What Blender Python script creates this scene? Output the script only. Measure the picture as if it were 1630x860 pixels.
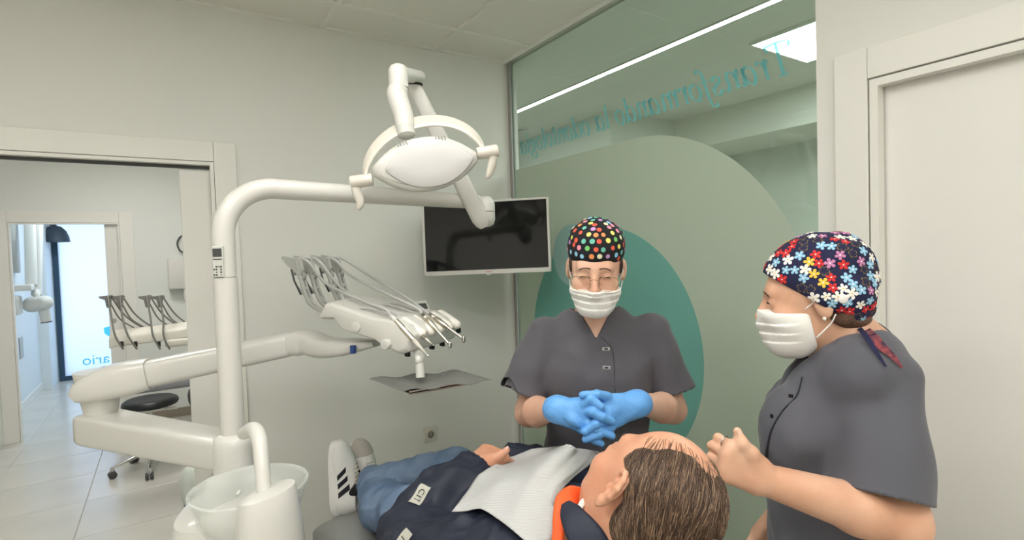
import bpy, bmesh, math, random
import numpy as np
from mathutils import Vector, Matrix

for o in list(bpy.data.objects):
    bpy.data.objects.remove(o)
SC = bpy.context.scene
COL = SC.collection
random.seed(7)
RNG = np.random.RandomState(11)

# ------------------------------------------------------------------ camera
FPX = 851.84
CAM = np.array([0.0, 0.0, 1.6])
YAW, PITCH, ROLL = math.radians(33.0147), math.radians(-1.8705), math.radians(-1.8432)


def cam_axes():
    f = np.array([math.sin(YAW) * math.cos(PITCH), math.cos(YAW) * math.cos(PITCH), math.sin(PITCH)])
    r = np.array([math.cos(YAW), -math.sin(YAW), 0.0])
    u = np.cross(r, f)
    c, s = math.cos(ROLL), math.sin(ROLL)
    return np.array([c * r + s * u, -s * r + c * u, f])


AX = cam_axes()
cd = bpy.data.cameras.new('camera')
cd.sensor_width = 36.0
cd.lens = FPX / 1630 * 36.0
cd.clip_start = 0.02
cam = bpy.data.objects.new('camera', cd)
COL.objects.link(cam)
mw = Matrix.Identity(4)
for i in range(3):
    mw[i][0], mw[i][1], mw[i][2], mw[i][3] = AX[0][i], AX[1][i], -AX[2][i], CAM[i]
cam.matrix_world = mw
SC.camera = cam


def ray(x, y):
    return AX.T @ np.array([(x - 815) / FPX, -(y - 430) / FPX, 1.0])


def pd(x, y, d):
    """point seen at (x, y) at distance d along the viewing axis"""
    return CAM + ray(x, y) * d


def pz(x, y, z):
    r = ray(x, y)
    return CAM + r * ((z - 1.6) / r[2])


def py_(x, y, yv):
    r = ray(x, y)
    return CAM + r * (yv / r[1])


def px_(x, y, xv):
    r = ray(x, y)
    return CAM + r * (xv / r[0])


# ------------------------------------------------------------------ world, light, exposure
w = bpy.data.worlds.new('world')
SC.world = w
w.use_nodes = True
w.node_tree.nodes['Background'].inputs[0].default_value = (0.75, 0.86, 1.0, 1)
w.node_tree.nodes['Background'].inputs[1].default_value = 2.5
SC.view_settings.view_transform = 'Standard'
SC.view_settings.look = 'None'
SC.view_settings.gamma = 1.0
SC.view_settings.use_curve_mapping = False
SC.view_settings.exposure = 0.0
CEIL = 2.73
WALL_Y = 2.73      # back wall
GLASS_X = 1.76     # glass partition
PANEL_STRENGTH = 14.0
LED_COL = (1.0, 0.985, 0.955)


# ------------------------------------------------------------------ materials
def lin(c):
    return tuple((v / 12.92 if v <= 0.04045 else ((v + 0.055) / 1.055) ** 2.4) for v in c)


def rgb(r, g, b):
    return lin((r / 255, g / 255, b / 255)) + (1.0,)


MATS = {}


def mat(name, col, rough=0.5, metal=0.0, bump=0.0, bscale=60.0, var=0.0, vscale=4.0, spec=0.5, coat=0.0,
        emit=None, estr=0.0, alpha=1.0, trans=0.0, ior=1.45, sss=0.0, sheen=0.0, stretch=None, col2=None):
    if name in MATS:
        return MATS[name]
    m = bpy.data.materials.new(name)
    m.use_nodes = True
    nt = m.node_tree
    b = nt.nodes['Principled BSDF']
    b.inputs['Base Color'].default_value = col
    b.inputs['Roughness'].default_value = rough
    b.inputs['Metallic'].default_value = metal
    b.inputs['Specular IOR Level'].default_value = spec
    b.inputs['Coat Weight'].default_value = coat
    b.inputs['Alpha'].default_value = alpha
    b.inputs['Transmission Weight'].default_value = trans
    b.inputs['IOR'].default_value = ior
    b.inputs['Sheen Weight'].default_value = sheen
    if sss:
        b.inputs['Subsurface Weight'].default_value = sss
        b.inputs['Subsurface Radius'].default_value = (0.02, 0.008, 0.004)
        b.inputs['Subsurface Scale'].default_value = 0.5
    if emit:
        b.inputs['Emission Color'].default_value = emit
        b.inputs['Emission Strength'].default_value = estr
    if bump or var:
        tc = nt.nodes.new('ShaderNodeTexCoord')
        mp = nt.nodes.new('ShaderNodeMapping')
        nt.links.new(tc.outputs['Object'], mp.inputs[0])
        if stretch:
            mp.inputs['Scale'].default_value = stretch
    if bump:
        n = nt.nodes.new('ShaderNodeTexNoise')
        n.inputs['Scale'].default_value = bscale
        n.inputs['Detail'].default_value = 4
        nt.links.new(mp.outputs[0], n.inputs['Vector'])
        bp = nt.nodes.new('ShaderNodeBump')
        bp.inputs['Strength'].default_value = bump
        bp.inputs['Distance'].default_value = 0.01
        nt.links.new(n.outputs['Fac'], bp.inputs['Height'])
        nt.links.new(bp.outputs[0], b.inputs['Normal'])
    if var:
        n = nt.nodes.new('ShaderNodeTexNoise')
        n.inputs['Scale'].default_value = vscale
        n.inputs['Detail'].default_value = 5
        nt.links.new(mp.outputs[0], n.inputs['Vector'])
        mx = nt.nodes.new('ShaderNodeMix')
        mx.data_type = 'RGBA'
        c2 = col2 if col2 else tuple(max(0, c * (1 - var)) for c in col[:3]) + (1,)
        mx.inputs['A'].default_value = col
        mx.inputs['B'].default_value = c2
        rmp = nt.nodes.new('ShaderNodeMapRange')
        rmp.inputs['From Min'].default_value = 0.35
        rmp.inputs['From Max'].default_value = 0.65
        nt.links.new(n.outputs['Fac'], rmp.inputs['Value'])
        nt.links.new(rmp.outputs[0], mx.inputs['Factor'])
        nt.links.new(mx.outputs['Result'], b.inputs['Base Color'])
    MATS[name] = m
    return m


M_wall = mat('wall_paint', rgb(228, 227, 220), 0.75, bump=0.06, bscale=120, var=0.02, vscale=1.5)
M_wall2 = mat('wall_paint_cool', rgb(226, 228, 222), 0.75, bump=0.06, bscale=120)
M_trim = mat('lacquer_trim', rgb(231, 229, 221), 0.45, bump=0.02, bscale=40)
M_door = mat('lacquer_door', rgb(230, 228, 221), 0.42, bump=0.02, bscale=40)
M_ceil = mat('ceiling_tile_white', rgb(234, 231, 221), 0.9, bump=0.25, bscale=180)
M_tbar = mat('ceiling_grid_white', rgb(234, 232, 224), 0.5)
M_tile = mat('floor_tile_grey', rgb(202, 199, 190), 0.22, bump=0.02, bscale=18, var=0.10, vscale=2.2)
M_grout = mat('floor_grout', rgb(176, 173, 165), 0.8)
M_white = mat('white_plastic', rgb(212, 210, 203), 0.28, coat=0.3)
M_whitem = mat('white_plastic_matte', rgb(214, 212, 205), 0.5)
M_cream = mat('cream_plastic', rgb(214, 208, 196), 0.35, coat=0.2)
M_grey = mat('grey_plastic', rgb(165, 165, 160), 0.45)
M_lgrey = mat('light_grey_plastic', rgb(205, 205, 198), 0.4)
M_dgrey = mat('dark_grey_plastic', rgb(70, 70, 70), 0.45)
M_black = mat('black_plastic', rgb(18, 18, 18), 0.4)
M_screen = mat('screen_black', rgb(6, 6, 7), 0.08, spec=0.6)
M_chrome = mat('chrome', rgb(205, 203, 200), 0.16, metal=1.0)
M_steel = mat('brushed_steel', rgb(200, 192, 178), 0.28, metal=1.0)
M_vinyl = mat('black_vinyl', rgb(30, 33, 35), 0.35, bump=0.05, bscale=150)
M_gvinyl = mat('grey_vinyl', rgb(134, 135, 133), 0.38, bump=0.04, bscale=150)
M_blue = mat('blue_plastic', rgb(40, 70, 130), 0.4)


# ------------------------------------------------------------------ mesh helpers
def wloc(o):
    p = np.zeros(3)
    while o is not None:
        p += np.array(o.location)
        o = o.parent
    return p


def tag(o, label=None, cat=None, group=None, kind=None):
    if label:
        o['label'] = label
    if cat:
        o['category'] = cat
    if group:
        o['group'] = group
    if kind:
        o['kind'] = kind
    return o


def thing(name, loc, label, cat, group=None):
    o = bpy.data.objects.new(name, None)
    o.empty_display_size = 0.1
    COL.objects.link(o)
    o.location = [float(v) for v in loc]
    return tag(o, label, cat, group)


def obj(name, VF, m, parent=None, smooth=True, base=None, mi=None, auto=None):
    """one mesh object from world-space vertices"""
    V, F = VF
    V = np.asarray(V, float)
    if parent is not None:
        off = wloc(parent)
        loc = None
    else:
        if base is None:
            off = np.array([(V[:, 0].min() + V[:, 0].max()) / 2, (V[:, 1].min() + V[:, 1].max()) / 2, V[:, 2].min()])
        else:
            off = np.array(base, float)
        loc = off
    me = bpy.data.meshes.new(name)
    if isinstance(F, np.ndarray):
        F = F.tolist()
    me.from_pydata((V - off).tolist(), [], F)
    for mm in (m if isinstance(m, (list, tuple)) else [m]):
        me.materials.append(mm)
    if mi is not None:
        me.polygons.foreach_set('material_index', np.asarray(mi, dtype=np.int32))
    me.validate()
    me.update()
    if smooth:
        me.polygons.foreach_set('use_smooth', [True] * len(me.polygons))
        if auto:
            me.set_sharp_from_angle(angle=math.radians(auto))
    o = bpy.data.objects.new(name, me)
    COL.objects.link(o)
    if parent is not None:
        o.parent = parent
    else:
        o.location = loc.tolist()
    return o


def join(*parts):
    V, F, n = [], [], 0
    for v, f in parts:
        v = np.asarray(v, float)
        V.append(v)
        F += [[i + n for i in q] for q in (f.tolist() if isinstance(f, np.ndarray) else f)]
        n += len(v)
    return np.vstack(V), F


def unit(v):
    v = np.asarray(v, float)
    return v / (np.linalg.norm(v) + 1e-12)


def box(x0, x1, y0, y1, z0, z1):
    V = np.array([(x, y, z) for z in (z0, z1) for y in (y0, y1) for x in (x0, x1)], float)
    F = [[0, 2, 3, 1], [4, 5, 7, 6], [0, 1, 5, 4], [2, 6, 7, 3], [0, 4, 6, 2], [1, 3, 7, 5]]
    return V, F


def bev(VF, w_, seg=2, ang=25):
    bm = bmesh.new()
    vs = [bm.verts.new(tuple(v)) for v in VF[0]]
    for f in VF[1]:
        try:
            bm.faces.new([vs[i] for i in f])
        except ValueError:
            pass
    bmesh.ops.recalc_face_normals(bm, faces=bm.faces)
    ed = [e for e in bm.edges if len(e.link_faces) == 2 and e.calc_face_angle(0) > math.radians(ang)]
    bmesh.ops.bevel(bm, geom=ed, offset=w_, segments=seg, profile=0.5, affect='EDGES', clamp_overlap=True)
    bm.verts.ensure_lookup_table()
    V = np.array([v.co[:] for v in bm.verts])
    F = [[v.index for v in f.verts] for f in bm.faces]
    bm.free()
    return V, F


def rbox(c, size, bw=0.005, R=None, seg=2):
    s = np.array(size) / 2
    V, F = bev(box(-s[0], s[0], -s[1], s[1], -s[2], s[2]), bw, seg)
    if R is not None:
        V = V @ np.asarray(R).T
    return V + np.asarray(c), F


def frame(x, y, z):
    """matrix whose columns are the three axes"""
    return np.array([unit(x), unit(y), unit(z)]).T


def prism(poly, t, o, R, bw=0.0, seg=2):
    """polygon in the frame's xy plane, thickness t along its z (centred)"""
    n = len(poly)
    V = [(p[0], p[1], -t / 2) for p in poly] + [(p[0], p[1], t / 2) for p in poly]
    F = [list(range(n))[::-1], list(range(n, 2 * n))] + [[i, (i + 1) % n, n + (i + 1) % n, n + i] for i in range(n)]
    VF = (np.array(V, float), F)
    if bw:
        VF = bev(VF, bw, seg)
    return VF[0] @ np.asarray(R).T + np.asarray(o), VF[1]


def spl(pts, n=8, closed=False):
    P = np.asarray(pts, float)
    k = len(P)
    out = []
    rng = range(k if closed else k - 1)
    for i in rng:
        p0 = P[(i - 1) % k] if (closed or i > 0) else 2 * P[0] - P[1]
        p1 = P[i]
        p2 = P[(i + 1) % k]
        p3 = P[(i + 2) % k] if (closed or i + 2 < k) else 2 * P[-1] - P[-2]
        for j in range(n):
            t = j / n
            out.append(0.5 * (2 * p1 + (p2 - p0) * t + (2 * p0 - 5 * p1 + 4 * p2 - p3) * t * t + (3 * p1 - p0 - 3 * p2 + p3) * t ** 3))
    if not closed:
        out.append(P[-1])
    return np.array(out)


def loft(rings, cap=True, closed=False):
    n = len(rings[0])
    V = np.vstack(rings)
    F = []
    k = len(rings)
    for i in range(k if closed else k - 1):
        a, b = i * n, ((i + 1) % k) * n
        for j in range(n):
            F.append([a + j, a + (j + 1) % n, b + (j + 1) % n, b + j])
    if cap and not closed:
        F.append(list(range(n))[::-1])
        F.append(list(range((k - 1) * n, k * n)))
    return V, F


def tube(pts, r, seg=12, up=None, ry=None, cap=True, closed=False, power=2.0):
    """sweep; r (and ry) scalar or per point; power > 2 squares the section"""
    P = np.asarray(pts, float)
    k = len(P)
    r = np.broadcast_to(np.asarray(r, float), (k,))
    ry = r if ry is None else np.broadcast_to(np.asarray(ry, float), (k,))
    T = np.zeros_like(P)
    if closed:
        T = np.roll(P, -1, 0) - np.roll(P, 1, 0)
    else:
        T[1:-1] = P[2:] - P[:-2]
        T[0] = P[1] - P[0]
        T[-1] = P[-1] - P[-2]
    T = np.array([unit(t) for t in T])
    if up is None:
        a = np.array([0, 0, 1.0]) if abs(T[0][2]) < 0.9 else np.array([1.0, 0, 0])
    else:
        a = np.asarray(up, float)
    rings = []
    n0 = unit(a - T[0] * np.dot(a, T[0]))
    th = np.linspace(0, 2 * math.pi, seg, endpoint=False)
    cs, sn = np.cos(th), np.sin(th)
    if power != 2.0:
        cs = np.sign(cs) * np.abs(cs) ** (2 / power)
        sn = np.sign(sn) * np.abs(sn) ** (2 / power)
    for i in range(k):
        if up is not None:
            n0 = unit(a - T[i] * np.dot(a, T[i]))
        else:
            n0 = unit(n0 - T[i] * np.dot(n0, T[i]))
        b0 = np.cross(T[i], n0)
        rings.append(P[i] + np.outer(cs * r[i], b0) + np.outer(sn * ry[i], n0))
    return loft(rings, cap, closed)


def capsule(a, b, r1, r2=None, seg=16, nr=5, up=None, ry=None, power=2.0):
    """tube with rounded ends"""
    a, b = np.asarray(a, float), np.asarray(b, float)
    r2 = r1 if r2 is None else r2
    d = unit(b - a)
    P, R_ = [], []
    for i in range(nr + 1):
        t = math.pi / 2 * i / nr
        P.append(a - d * r1 * math.cos(t))
        R_.append(max(r1 * math.sin(t), r1 * 0.02))
    for i in range(nr + 1):
        t = math.pi / 2 * i / nr
        P.append(b + d * r2 * math.sin(t))
        R_.append(max(r2 * math.cos(t), r2 * 0.02))
    R_ = np.array(R_)
    ryv = None if ry is None else R_ * (ry / r1)
    return tube(P, R_, seg, up=up, ry=ryv, power=power)


def lathe(prof, o, axis=(0, 0, 1), seg=32, cap=True, sx=1.0, sy=1.0, ref=None):
    """profile of (radius, height) pairs around an axis through o"""
    axis = unit(axis)
    a = np.array([1.0, 0, 0]) if ref is None else np.asarray(ref, float)
    if abs(np.dot(a, axis)) > 0.95:
        a = np.array([0, 1.0, 0])
    e1 = unit(a - axis * np.dot(a, axis))
    e2 = np.cross(axis, e1)
    th = np.linspace(0, 2 * math.pi, seg, endpoint=False)
    rings = [np.asarray(o) + axis * h + np.outer(np.cos(th) * max(r, 1e-4) * sx, e1) + np.outer(np.sin(th) * max(r, 1e-4) * sy, e2) for r, h in prof]
    return loft(rings, cap)


def text_mesh(s, size, o, R, ext=0.0006, shear=0.0, spacing=1.0):
    """flat lettering: converts Blender's built-in font to mesh, in the frame R at o (left baseline)"""
    cu = bpy.data.curves.new('lettering', 'FONT')
    cu.body = s
    cu.size = size
    cu.extrude = ext
    cu.shear = shear
    cu.space_character = spacing
    cu.resolution_u = 4
    t = bpy.data.objects.new('lettering', cu)
    COL.objects.link(t)
    dg = bpy.context.evaluated_depsgraph_get()
    me = bpy.data.meshes.new_from_object(t.evaluated_get(dg))
    V = np.array([v.co[:] for v in me.vertices])
    F = [list(p.vertices) for p in me.polygons]
    bpy.data.objects.remove(t)
    bpy.data.meshes.remove(me)
    bpy.data.curves.remove(cu)
    return V, F


def place(VF, o, R):
    return VF[0] @ np.asarray(R).T + np.asarray(o), VF[1]


# ------------------------------------------------------------------ implicit surfaces (organic shapes)
def smin(a, b, k):
    h = np.maximum(k - np.abs(a - b), 0) / k
    return np.minimum(a, b) - h * h * k * 0.25


def smax(a, b, k):
    return -smin(-a, -b, k)


def cone(p, a, b, r1, r2):
    a, b = np.asarray(a, float), np.asarray(b, float)
    ab = b - a
    t = np.clip((p - a) @ ab / (ab @ ab), 0, 1)
    return np.linalg.norm(p - a - t[:, None] * ab, axis=1) - (r1 + (r2 - r1) * t)


def chain(p, pts, rs, k=0.01):
    d = cone(p, pts[0], pts[1], rs[0], rs[1])
    for i in range(1, len(pts) - 1):
        d = smin(d, cone(p, pts[i], pts[i + 1], rs[i], rs[i + 1]), k)
    return d


def ell(p, c, r, R=None):
    q = p - np.asarray(c, float)
    if R is not None:
        q = q @ np.asarray(R)
    r = np.asarray(r, float)
    k0 = np.linalg.norm(q / r, axis=1)
    k1 = np.linalg.norm(q / (r * r), axis=1) + 1e-9
    return k0 * (k0 - 1) / k1


_WV = {}


def waves(p, scale, seed=0, n=5):
    """cheap smooth noise in about -1..1"""
    key = (scale, seed, n)
    if key not in _WV:
        rs = np.random.RandomState(seed)
        D = rs.normal(size=(3, n))
        D *= rs.uniform(0.6, 1.6, n) / np.linalg.norm(D, axis=0) * 2 * math.pi * scale
        _WV[key] = (D, rs.uniform(0, 6.28, n))
    D, ph = _WV[key]
    a = p @ D + ph
    return np.sin(a + 0.9 * np.sin(np.roll(a, 1, axis=1) * 0.7)).sum(1) / n ** 0.5 / 1.1


def project_to(fn, V, off=0.0, it=4):
    V = np.array(V, float)
    m_ = len(V)
    e = 0.0012
    for _ in range(it):
        dv = fn(np.concatenate([V] + [V + np.eye(3)[i] * e for i in range(3)])).reshape(4, m_)
        gr = ((dv[1:] - dv[0]) / e).T
        V = V - gr * ((dv[0] - off) / np.maximum((gr * gr).sum(1), 0.2))[:, None]
    return V


def grad(fn, V, e=0.0015):
    g_ = np.stack([(fn(V + np.eye(3)[i] * e) - fn(V - np.eye(3)[i] * e)) / (2 * e) for i in range(3)], 1)
    return g_ / np.maximum(np.linalg.norm(g_, axis=1), 1e-9)[:, None]

# ================================================================== THE ROOM
def struct(name, VF, m, label=None, cat=None, smooth=False, **k):
    o = obj(name, VF, m, smooth=smooth, **k)
    tag(o, label, cat, kind='structure')
    return o


RX0, RY0 = -2.0, -2.2       # far left / behind the camera
# floor slab with separate tiles on top (tile joints at x = -0.515 + n*0.6)
FL = struct('floor', box(-3.0, 7.0, -2.4, 10.6, -0.12, -0.003), M_grout, 'pale grey tiled floor running through all the rooms', 'floor')
tile_me = None
TS, TG = 0.6, 0.0022


def tile_at(x, y):
    global tile_me
    if tile_me is None:
        V, F = bev(box(TG, TS - TG, TG, TS - TG, -0.0035, 0.0), 0.0012, 1)
        tile_me = bpy.data.meshes.new('tile')
        tile_me.from_pydata(V.tolist(), [], F)
        tile_me.materials.append(M_tile)
    o = bpy.data.objects.new('tile', tile_me)
    COL.objects.link(o)
    o.parent = FL
    o.location = (np.array([x, y, 0.0]) - np.array(FL.location)).tolist()


tx0, ty0 = -0.515 - 0.6 * 2, 4.62 - 0.6 * 10
for i in range(6):
    for j in range(20):
        x, y = tx0 + i * TS, ty0 + j * TS
        if y > 2.2 and x > 0.1:
            continue
        if y < 0.5:
            continue
        tile_at(x, y)
# remaining floor, too foreshortened or hidden to tell tiles apart
obj('tile_field', join(box(-3.0, tx0 - TG, -2.4, 10.6, -0.0035, 0.0),
                       box(tx0 + 6 * TS + TG, 7.0, -2.4, 10.6, -0.0035, 0.0),
                       box(0.685 + TG, tx0 + 6 * TS, 2.62, 10.6, -0.0035, 0.0),
                       box(tx0, tx0 + 6 * TS, -2.4, 0.42 - TG, -0.0035, 0.0)), M_tile, FL, smooth=False)

# ---- ceiling: slab, tiles laid in a metal grid
CE = struct('ceiling', box(-3.0, 7.0, -2.4, 10.6, CEIL + 0.03, CEIL + 0.15), M_ceil, 'suspended ceiling of white mineral tiles in a metal grid', 'ceiling')
gx = [-2.0 + 0.1 - 0.1 * 0] + [0.10 + 0.6 * k for k in range(-3, 3)] + [GLASS_X - 0.001]
gx[0] = RX0
gy = [WALL_Y] + [2.43 - 0.6 * k for k in range(0, 8)]
gy[-1] = max(gy[-1], RY0)
light_cells = {(0.10, 1.23), (0.70, -0.57), (-1.10, 1.23), (-1.10, -0.57), (-0.50, 0.03), (-0.50, -1.17)}  # last two cells hold extra panels, added to even out the light
LP = []
for i in range(len(gx) - 1):
    for j in range(len(gy) - 1):
        x0, x1, y1, y0 = gx[i], gx[i + 1], gy[j], gy[j + 1]
        if x1 - x0 < 0.03 or y1 - y0 < 0.03:
            continue
        if any(abs(x0 - a) < 0.02 and abs(y1 - b) < 0.02 for a, b in light_cells):
            LP.append((x0, x1, y0, y1))
            continue
        obj('ceiling_tile', bev(box(x0 + 0.010, x1 - 0.010, y0 + 0.010, y1 - 0.010, CEIL + 0.006, CEIL + 0.02), 0.002, 1), M_ceil, CE, smooth=False)
for x in gx[1:-1]:
    obj('grid_bar', box(x - 0.012, x + 0.012, RY0, WALL_Y, CEIL - 0.003, CEIL + 0.012), M_tbar, CE, smooth=False)
for y in gy[1:-1]:
    for i in range(len(gx) - 1):
        obj('grid_bar', box(gx[i] + 0.012, gx[i + 1] - 0.012, y - 0.012, y + 0.012, CEIL - 0.003, CEIL + 0.012), M_tbar, CE, smooth=False)
obj('edge_angle', box(RX0, GLASS_X, WALL_Y - 0.022, WALL_Y, CEIL - 0.002, CEIL + 0.012), M_tbar, CE, smooth=False)
obj('edge_angle', box(GLASS_X - 0.03, GLASS_X, RY0, WALL_Y - 0.022, CEIL - 0.004, CEIL + 0.012), M_tbar, CE, smooth=False)

M_led = mat('led_diffuser', (0.9, 0.9, 0.9, 1), 0.6, emit=LED_COL + (1,), estr=PANEL_STRENGTH)
M_led2 = mat('led_diffuser_cool', (0.9, 0.9, 0.9, 1), 0.6, emit=(0.93, 0.98, 1.0, 1), estr=27.0)


def led_panel(x0, x1, y0, y1, z, m, label, group=None):
    t = thing('ceiling_light', ((x0 + x1) / 2, (y0 + y1) / 2, z), label, 'ceiling light', group)
    e = 0.012
    obj('frame', join(box(x0, x1, y0, y0 + e, z - 0.004, z + 0.02), box(x0, x1, y1 - e, y1, z - 0.004, z + 0.02),
                      box(x0, x0 + e, y0 + e, y1 - e, z - 0.004, z + 0.02), box(x1 - e, x1, y0 + e, y1 - e, z - 0.004, z + 0.02)), M_tbar, t, smooth=False)
    obj('diffuser', box(x0 + e, x1 - e, y0 + e, y1 - e, z + 0.002, z + 0.01), m, t, smooth=False)
    return t


lbl = ['square lit ceiling panel left of the dental unit, in front of the doorway', 'square lit ceiling panel at the rear left, behind the camera',
       'square ceiling panel added left of the camera to even the light', 'square ceiling panel added farthest behind the camera to even the light',
       'square lit ceiling panel in front of the dental lamp', 'square lit ceiling panel behind the camera near the right door']
for k, (x0, x1, y0, y1) in enumerate(LP):
    led_panel(x0 + 0.012, x1 - 0.012, y0 + 0.012, y1 - 0.012, CEIL, M_led, lbl[k], 'ceiling panels of the treatment room')

# ---- back wall with sliding-door opening
DX0, DX1, DZ = -0.74, 0.207, 2.046
WT = 0.10
WB = struct('wall_back', join(box(RX0 - 0.1, DX0, WALL_Y, WALL_Y + WT, 0, CEIL + 0.03), box(DX1, GLASS_X + 0.09, WALL_Y, WALL_Y + WT, 0, CEIL + 0.03),
                              box(DX0, DX1, WALL_Y, WALL_Y + WT, DZ, CEIL + 0.03)), M_wall, 'plain off-white wall behind the dental unit', 'wall')


def arch_y(name, y, x0, x1, z1, s=-1, wd=0.088, label=None):
    """flat architrave around an opening in a wall facing -y"""
    t = thing(name, ((x0 + x1) / 2, y, 0), label, 'door frame')
    t['kind'] = 'structure'
    ya, yb = (y - 0.012, y + 0.001)
    obj('side_casing', bev(box(x1, x1 + wd, ya, yb, 0, z1 + wd), 0.0015, 1), M_trim, t, smooth=False)
    obj('side_casing', bev(box(x0 - wd, x0, ya, yb, 0, z1 + wd), 0.0015, 1), M_trim, t, smooth=False)
    obj('head_casing', bev(box(x0 + 0.001, x1 - 0.001, ya, yb, z1, z1 + wd), 0.0015, 1), M_trim, t, smooth=False)
    # stop bead set slightly back
    e = 0.016
    obj('stop_bead', join(box(x1 - e, x1 - 0.002, y - 0.007, y + 0.03, 0, z1 - 0.002), box(x0 + 0.002, x0 + e, y - 0.007, y + 0.03, 0, z1 - 0.002),
                          box(x0 + e, x1 - e, y - 0.007, y + 0.03, z1 - e, z1 - 0.002)), M_trim, t, smooth=False)
    return t


arch_y('trim_1', WALL_Y, DX0, DX1, DZ, label='flat cream casing around the wide doorway behind the unit')
obj('track', join(box(DX0 + 0.016, DX1 - 0.016, WALL_Y + 0.031, WALL_Y + 0.040, DZ - 0.030, DZ)), M_dgrey, bpy.data.objects['trim_1'], smooth=False)
struct('door_1', bev(box(0.074, DX1 - 0.001, WALL_Y + 0.042, WALL_Y + 0.082, 0.004, DZ - 0.031), 0.002, 1), M_door,
       'edge of the cream sliding door standing in its pocket', 'door')

# ---- right wall with closed sliding door (plane x = GLASS_X)
GY1 = 0.902
AY, AZ = 0.752, 2.075
struct('wall_right', join(box(GLASS_X, GLASS_X + 0.12, AY - 0.0, GY1, 0, CEIL + 0.03), box(GLASS_X, GLASS_X + 0.12, -0.35, AY, AZ, CEIL + 0.03),
                          box(GLASS_X, GLASS_X + 0.12, RY0, -0.35, 0, CEIL + 0.03)), M_wall, 'off-white wall on the right around the closed door', 'wall')
t = thing('trim_2', (GLASS_X, AY, 0), 'flat cream casing around the closed door on the right', 'door frame')
t['kind'] = 'structure'
wd = 0.092
obj('side_casing', bev(box(GLASS_X - 0.012, GLASS_X + 0.001, AY, AY + wd, 0, AZ + wd), 0.0015, 1), M_trim, t, smooth=False)
obj('side_casing', bev(box(GLASS_X - 0.012, GLASS_X + 0.001, -0.35 - wd, -0.35, 0, AZ + wd), 0.0015, 1), M_trim, t, smooth=False)
obj('head_casing', bev(box(GLASS_X - 0.012, GLASS_X + 0.001, -0.349, AY - 0.001, AZ, AZ + wd), 0.0015, 1), M_trim, t, smooth=False)
obj('stop_bead', join(box(GLASS_X - 0.007, GLASS_X + 0.03, AY - 0.026, AY - 0.004, 0, AZ - 0.004), box(GLASS_X - 0.007, GLASS_X + 0.03, -0.346, AY - 0.026, AZ - 0.026, AZ - 0.004)), M_trim, t, smooth=False)
struct('door_2', bev(box(GLASS_X + 0.035, GLASS_X + 0.075, -0.349, AY - 0.001, 0.004, AZ), 0.002, 1), M_door, 'closed cream flush door on the right wall', 'door')
struct('wall_left', box(RX0 - 0.1, RX0, RY0, WALL_Y, 0, CEIL + 0.03), M_wall, 'off-white wall left of the treatment room', 'wall')
struct('wall_front', box(RX0 - 0.1, GLASS_X + 0.12, RY0 - 0.1, RY0, 0, CEIL + 0.03), M_wall, 'off-white wall behind the camera', 'wall')

# ---- glass partition
def glass_mat(name, tint, refl=1.0, rough=0.0):
    m = bpy.data.materials.new(name)
    m.use_nodes = True
    nt = m.node_tree
    nt.nodes.remove(nt.nodes['Principled BSDF'])
    tr = nt.nodes.new('ShaderNodeBsdfTransparent')
    tr.inputs[0].default_value = tint
    gl = nt.nodes.new('ShaderNodeBsdfGlossy')
    gl.inputs['Roughness'].default_value = rough
    gl.inputs['Color'].default_value = (refl, refl, refl, 1)
    lw = nt.nodes.new('ShaderNodeLayerWeight')
    pw = nt.nodes.new('ShaderNodeMath')
    pw.operation = 'POWER'
    pw.inputs[1].default_value = 5.0
    nt.links.new(lw.outputs['Facing'], pw.inputs[0])
    fr = nt.nodes.new('ShaderNodeMapRange')
    fr.inputs['To Min'].default_value = 0.04
    fr.inputs['To Max'].default_value = 1.0
    nt.links.new(pw.outputs[0], fr.inputs['Value'])
    mx = nt.nodes.new('ShaderNodeMixShader')
    nt.links.new(fr.outputs[0], mx.inputs[0])
    nt.links.new(tr.outputs[0], mx.inputs[1])
    nt.links.new(gl.outputs[0], mx.inputs[2])
    nt.links.new(mx.outputs[0], nt.nodes['Material Output'].inputs[0])
    return m


def film_mat(name, col, transp=0.12, transl=0.5, tcol=None):
    m = bpy.data.materials.new(name)
    m.use_nodes = True
    nt = m.node_tree
    nt.nodes.remove(nt.nodes['Principled BSDF'])
    df = nt.nodes.new('ShaderNodeBsdfDiffuse')
    df.inputs[0].default_value = col
    tl = nt.nodes.new('ShaderNodeBsdfTranslucent')
    tl.inputs[0].default_value = tcol or col
    tr = nt.nodes.new('ShaderNodeBsdfTransparent')
    tr.inputs[0].default_value = tcol or col
    m1 = nt.nodes.new('ShaderNodeMixShader')
    m1.inputs[0].default_value = transl
    m2 = nt.nodes.new('ShaderNodeMixShader')
    m2.inputs[0].default_value = transp
    nt.links.new(df.outputs[0], m1.inputs[1])
    nt.links.new(tl.outputs[0], m1.inputs[2])
    nt.links.new(m1.outputs[0], m2.inputs[1])
    nt.links.new(tr.outputs[0], m2.inputs[2])
    nt.links.new(m2.outputs[0], nt.nodes['Material Output'].inputs[0])
    return m


M_glass = glass_mat('partition_glass', (0.80, 0.86, 0.82, 1))
M_film = film_mat('frosted_film', rgb(206, 213, 200), 0.06, 0.45)
M_teal = film_mat('teal_film', rgb(138, 200, 188), 0.05, 0.28)
M_teal2 = film_mat('pale_teal_film', rgb(182, 218, 214), 0.05, 0.28)
M_letter = film_mat('teal_lettering', rgb(118, 176, 176), 0.15, 0.5)

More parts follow.
